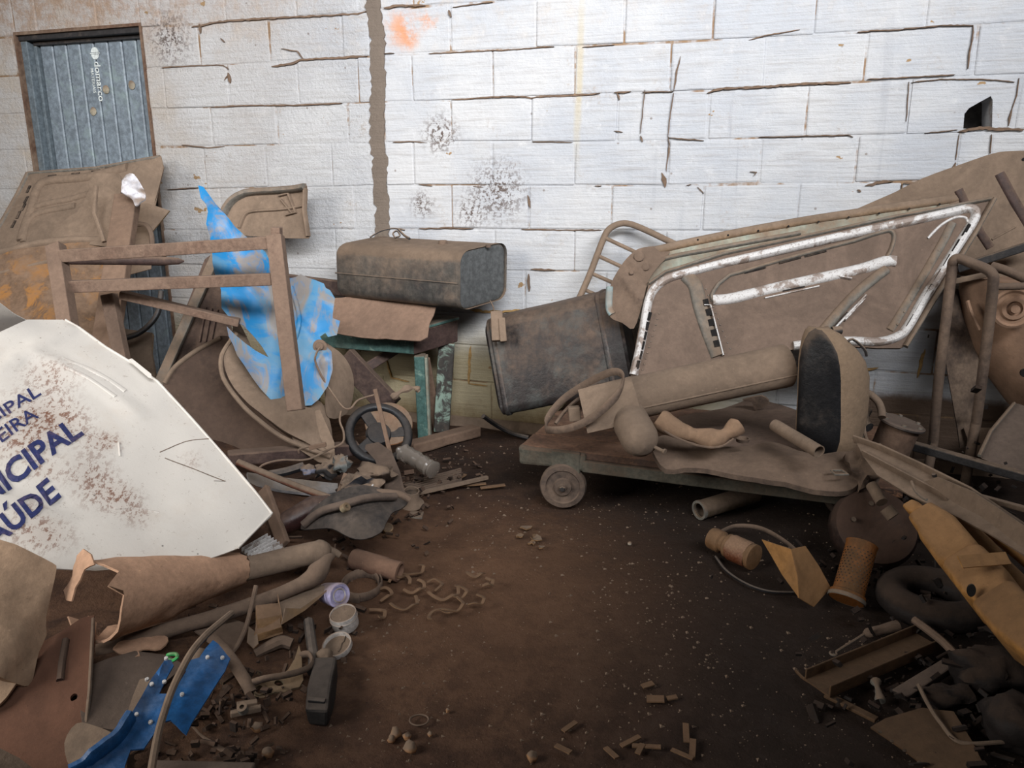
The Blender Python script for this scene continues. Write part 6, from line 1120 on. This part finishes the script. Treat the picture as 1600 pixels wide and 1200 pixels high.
c1, c2 = PZ(1276, 1076, .02), PZ(1450, 1002, .03); L = c2 - c1; sd = V((L.y, -L.x, 0)).normalized() * .075
mb = MB(); mb.box(c1 - sd / 2, L, sd, V((0, 0, .004))); out('web', mb, M_DULL, t)
for k in (0, 1): mb = MB(); mb.box(c1 - sd / 2 + sd * k * .94, L, sd * .06, V((0, 0, .03))); out('flange', mb, M_DULL, t, bev=.002)
t = thing('spanner', 'ring spanner with dark grip lying behind the steel channel offcut', 'spanner')
a, b, c_ = PZ(1302, 1021, .012), PZ(1350, 991, .02), PZ(1402, 978, .03)
mb = MB(); mb.tube([a, b], .0035, 6); out('shank', mb, M_EDGEL, t)
mb = MB(); mb.tube([a + V((math.cos(x) * .008, math.sin(x) * .008, 0)) for x in [i * math.pi / 6 for i in range(12)]], .0028, 6, closed=True); out('ring_end', mb, M_EDGEL, t)
mb = MB(); mb.tube([b, b.lerp(c_, .1), b.lerp(c_, .5), c_], [.006, .013, .013, .016], 10); out('grip', mb, M_DUSTY2, t)
t = thing('ball_joint', 'small grey ball joint right below the steel channel offcut', 'ball joint')
mb = MB(); mb.tube(spl([PZ(1368, 1064, .03), PZ(1372, 1078, .025), PZ(1376, 1096, .015)]), [.012, .013, .011, .007, .006, .006, .007, .008, .008, .010, .012, .012, .011], 10); out('joint_body', mb, M_EDGEL, t)
t = thing('holed_brown_plate', 'brown plate with a row of small holes along its left edge, bottom right', 'plate')
s = sheet('plate_skin', [(1360, 1136), (1384, 1122), (1440, 1106), (1490, 1112), (1520, 1160), (1560, 1240), (1500, 1240), (1455, 1205), (1420, 1178)], (PZ(1360, 1136, .02), PZ(1455, 1205, .02), PZ(1490, 1112, .05)), M_DULL, t, res=.025, bump=.003)
for q in ((1375, 1144), (1393, 1159), (1413, 1174), (1436, 1192)): mb = MB(); mb.lathe(s.on(q[0], q[1], 0), s.pl.n, [(.004, 0), (.004, .0008), (0, .0008)], 8); out('hole', mb, M_SLOT, t)
def floorrod(name, pts, r, mat, lb, cat, z=.02): mb = MB(); mb.tube(spl([PZ(a, b, z if len(q_) < 1 else q_[0]) for a, b, *q_ in pts]), r, 8); return out(name, mb, mat, None, lb, cat)
floorrod('bent_thin_rod', [(1435, 1070, .07), (1450, 1100, .06), (1470, 1130, .05), (1500, 1160, .04), (1560, 1160, .04), (1620, 1154, .04)], .0045, M_DUSTY, 'thin bent rod over the holed plate in the dark corner', 'rod')
floorrod('thick_strut', [(1428, 968, .08), (1470, 1000, .07), (1500, 1030, .06), (1522, 1050, .05)], .010, M_DUSTY2, 'dark strut sloping down from the tyre to the lower right', 'strut')
mb = MB(); o = PZ(1392, 1082, .02); mb.loft([[o, PZ(1418, 1098, .02), PZ(1418, 1090, .05), PZ(1392, 1078, .05)], [PZ(1470, 1036, .03), PZ(1500, 1046, .03), PZ(1498, 1036, .07), PZ(1475, 1028, .07)]]); out('folded_sleeve', mb, M_DULLBROWN, None, 'folded brown sleeve behind the thin bent rod', 'sleeve', bev=.004)
mb = MB(); mb.bar(PZ(1290, 1085, .012), PZ(1370, 1125, .012), .02, .008); out('ochre_wood_strip', mb, M_DULL, None, 'flat ochre slat under the near end of the channel offcut', 'slat', bev=.002)
mb = MB(); mb.tube(spl([PZ(1244, 1048, .008), PZ(1256, 1060, .01), PZ(1270, 1068, .012)]), .004, 6); out('thin_peg', mb, M_DULL, None, 'thin peg at the left end of the channel offcut', 'peg')
lump('gearbox_lump', PZ(1540, 1050, .08), .06, M_OILB, 'dark gearbox-like lump at the right edge below the yellow tank', 'engine part', sx=(1.3, 1, .9), rough=.5, seed=31)
lump('brown_joint_lump', PZ(1530, 1030, .09), .03, M_OILB, 'brown round joint at the lower end of the dark strut', 'engine part', rough=.4, seed=32)
lump('dark_starter_motor', PZ(1480, 1090, .04), .035, M_OILB, 'dark lump right of the ball joint in the lower right corner', 'engine part', sx=(1.8, .8, .8), rough=.6, seed=33)
lump('dark_case', PZ(1590, 1130, .06), .07, M_OILB, 'dark case cut by the right edge near the bottom', 'case', sx=(1, 1, .8), rough=.3, seed=34)
mb = MB(); rr = random.Random(17)
for (px, py, sxx, syy, hz, n_) in ((1450, 1080, .12, .1, .05, 80), (1540, 990, .12, .14, .1, 60), (1400, 900, .14, .12, .08, 60), (1500, 860, .1, .12, .18, 60), (1560, 760, .16, .16, .3, 60), (1580, 1150, .1, .08, .06, 50), (1450, 780, .14, .14, .12, 50), (1440, 690, .2, .2, .1, 50)):
    c0 = PZ(px, py, hz * .5)
    for i in range(n_): scrap_bit(V((c0.x + rr.gauss(0, sxx), c0.y + rr.gauss(0, syy), abs(rr.gauss(0, .6)) * hz)), rr.uniform(.012, .04))
out('oily_scrap_debris', mb, dusty('oily_debris', (30, 24, 21), .2, dcol=(56, 44, 37), rough=.7, sc_=12), None, 'dark oily scrap filling the lower right corner', 'debris', kind='stuff', smooth=False)
# ------------------------------------------------------------------ litter on the dirt floor
M_SHAV = dusty('dry_brown_strips', (120, 92, 66), .3, dcol=(110, 86, 66), rough=.9)
rr = random.Random(23)
shav = [(612, 930, 60, .10), (640, 955, -20, .12), (660, 925, 10, .11), (690, 915, 70, .09), (700, 940, -30, .14), (730, 930, 40, .10), (740, 905, -60, .08), (720, 955, 5, .12), (600, 960, 80, .08), (655, 900, -5, .12), (770, 915, 30, .07), (680, 960, 160, .1), (630, 905, 120, .1), (755, 945, 15, .09)]
SL = ['leftmost curled strip, beside the lilac cup', 'curled strip touching the left end of the tangle', 'curled strip in the middle of the tangle, upper side', 'curled strip standing upright in the tangle', 'longest curled strip, low in the middle of the tangle', 'curled strip right of the long low one', 'curled strip at the top right of the tangle', 'curled strip at the bottom of the tangle', 'curled strip just right of the white jar', 'curled strip at the top of the tangle, below the short thick pipe', 'rightmost curled strip, apart from the tangle', 'lowest curled strip of the tangle', 'curled strip below the right end of the short thick pipe', 'curled strip at the lower right of the tangle']
for i, (px, py, a, L) in enumerate(shav):
    c = PZ(px, py, .008); a = R(a); pts = [c + V((math.cos(a + k * .35) * L * (k / 5 - .5), math.sin(a + k * .35) * L * (k / 5 - .5), .006 + .010 * math.sin(k * 1.3 + i) ** 2)) for k in range(6)]
    mb = MB(); mb.tube(spl(pts, 4), .0022, 6, flat=((0, .2, 1), 2.6)) if i % 2 else mb.tube(spl(pts, 4), .0018, 6, flat=((0, -.3, 1), 3.2)); out('dry_strip', mb, M_SHAV, None, 'dry brown ' + SL[i], 'strip', 'curled strips on the floor')
CL = ['leftmost of the crossed wood chips', 'right arm of the crossed wood chips', 'lower chip of the crossed pair', 'upright chip above the angled pair', 'right chip of the angled pair', 'left chip of the angled pair', 'square dark chip above the crossed chips', 'small chip on top of the square dark one', 'small pale chip right of the square dark one', 'lone chip left of the crossed chips, upper', 'short chip by the bottom edge under the crossed chips', 'lowest chip at the left of the crossed chips']
for i, (px, py, a, L, w) in enumerate(((985, 1158, 30, .05, .012), (1010, 1166, -10, .06, .011), (1000, 1170, 60, .03, .012), (1072, 1145, 80, .055, .013), (1082, 1170, 75, .055, .013), (1066, 1178, -40, .05, .010), (1024, 1092, -8, .04, .024), (1012, 1070, 20, .03, .016), (1050, 1090, 10, .024, .014), (890, 1135, 40, .04, .012), (955, 1176, -60, .04, .012), (880, 1170, -40, .04, .012))):
    c = PZ(px, py, .006); a = R(a); mb = MB(); d_ = V((math.cos(a), math.sin(a), .08)); mb.bar(c - d_ * L / 2, c + d_ * L / 2, w, .003); out('wood_chip', mb, M_SHAV, None, 'flat wood scrap, ' + CL[i], 'wood chip', 'wood chips at the bottom centre')
LL = ['topmost', 'leftmost', 'middle', 'lowest', 'small central']
for i, (px, py, r) in enumerate(((820, 826, .02), (812, 838, .016), (838, 842, .018), (846, 856, .012), (830, 850, .012))):
    o = PZ(px, py, .006); mb = MB(); n_ = 9; top_ = [o + V((math.cos(k * .7) * r * rr.uniform(.6, 1.4), math.sin(k * .7) * r * rr.uniform(.6, 1.3), rr.uniform(0, .012))) for k in range(n_)]; mb.prism(top_, V((0, 0, -.004))); out('dry_leaf', mb, dusty('tan_leaf', (130, 98, 66), .2, rough=.9), None, LL[i] + ' tan dry leaf scrap on the floor left below the trolley wheel', 'leaf scrap', 'leaf scraps below the trolley wheel', smooth=False)
KL = ['left of the two beside the thin ring', 'right of the two below the thin ring', 'round one lowest below the thin ring', 'at the lower edge of the left heap', 'at the bottom edge below the left heap', 'small one under the left of the ring lumps', 'tiny one at the right of the thin ring', 'right-hand one at the bottom edge', 'tiny lone one on the open dirt']
for i, (px, py, r) in enumerate(((618, 1146, .012), (636, 1150, .009), (641, 1167, .013), (402, 1136, .012), (418, 1176, .012), (612, 1155, .008), (672, 1147, .006), (832, 1182, .011), (700, 1110, .005))):
    lump('clay_lump', PZ(px, py, r * .5), r, dusty('clay', (164, 122, 86), .2, rough=.9), 'orange-tan clay lump, ' + KL[i], 'clay lump', 'clay lumps on the floor', seed=i + 50, rough=.5, sub=2)
lump('pale_pebble', PZ(984, 849, .006), .007, dusty('pale_stone', (170, 160, 146), .2, rough=.8), 'single pale pebble on the dark floor left of the open pipe', 'pebble', sub=2)
mb = MB(); q = PZ(655, 1125, .004); mb.tube([q + V((math.cos(a) * .021, math.sin(a) * .018, 0)) for a in [i * math.pi / 12 for i in range(24)]], .0022, 5, closed=True); out('washer_ring', mb, M_DUSTY2, None, 'thin dark ring pressed into the dirt at the bottom', 'ring')
BK = ['middle', 'rightmost', 'leftmost']
for i, (px, py, a) in enumerate(((740, 757, 5), (770, 760, 12), (716, 748, 60))):
    c = PZ(px, py, .01); a = R(a); d_ = V((math.cos(a), math.sin(a), .05)); mb = MB(); mb.bar(c - d_ * .05, c + d_ * .05, .02, .006); out('bark_piece', mb, M_SHAV, None, BK[i] + ' flat pale bark piece right of the slatted grate', 'bark', 'bark pieces near the grate', bev=.002)
M_GRIT = dusty('pale_grit', (176, 160, 142), .2, rough=.8); M_CRUMB = dusty('earth_crumbs', (84, 62, 48), .3, rough=.95)
for nm, mat, N, r0, r1, sd_, lb in (('pale_grit', M_GRIT, 1900, .0008, .0026, 3, 'tiny pale grit scattered over the dirt floor'), ('earth_crumbs', M_CRUMB, 2600, .0015, .006, 4, 'dark earth crumbs scattered over the dirt floor')):
    rr = random.Random(sd_); mb = MB(); cl = [(rr.uniform(-.7, 1.3), rr.uniform(1.2, 3.3)) for _ in range(26)]
    for i in range(N):
        if i % 2: cx, cy = cl[rr.randrange(26)]; x, y = rr.gauss(cx, .12), rr.gauss(cy, .12)
        else: x, y = rr.uniform(-1.1, 1.6), rr.uniform(1.15, 3.7)
        if y < 1.1 or y > 3.55 - .315 * x: continue
        r = r0 + (r1 - r0) * rr.random() ** 3; z = fh(x, y)
        mb.add([(x + r * rr.uniform(.8, 1.6), y, z), (x - r * .7, y + r * rr.uniform(.6, 1.3), z), (x - r * .7, y - r, z), (x + rr.uniform(-r, r) * .3, y, z + r * rr.uniform(.6, 1.2))], [(0, 1, 3), (1, 2, 3), (2, 0, 3), (2, 1, 0)])
    out(nm, mb, mat, None, lb, 'grit' if 'grit' in nm else 'earth', kind='stuff', smooth=False)
finish()
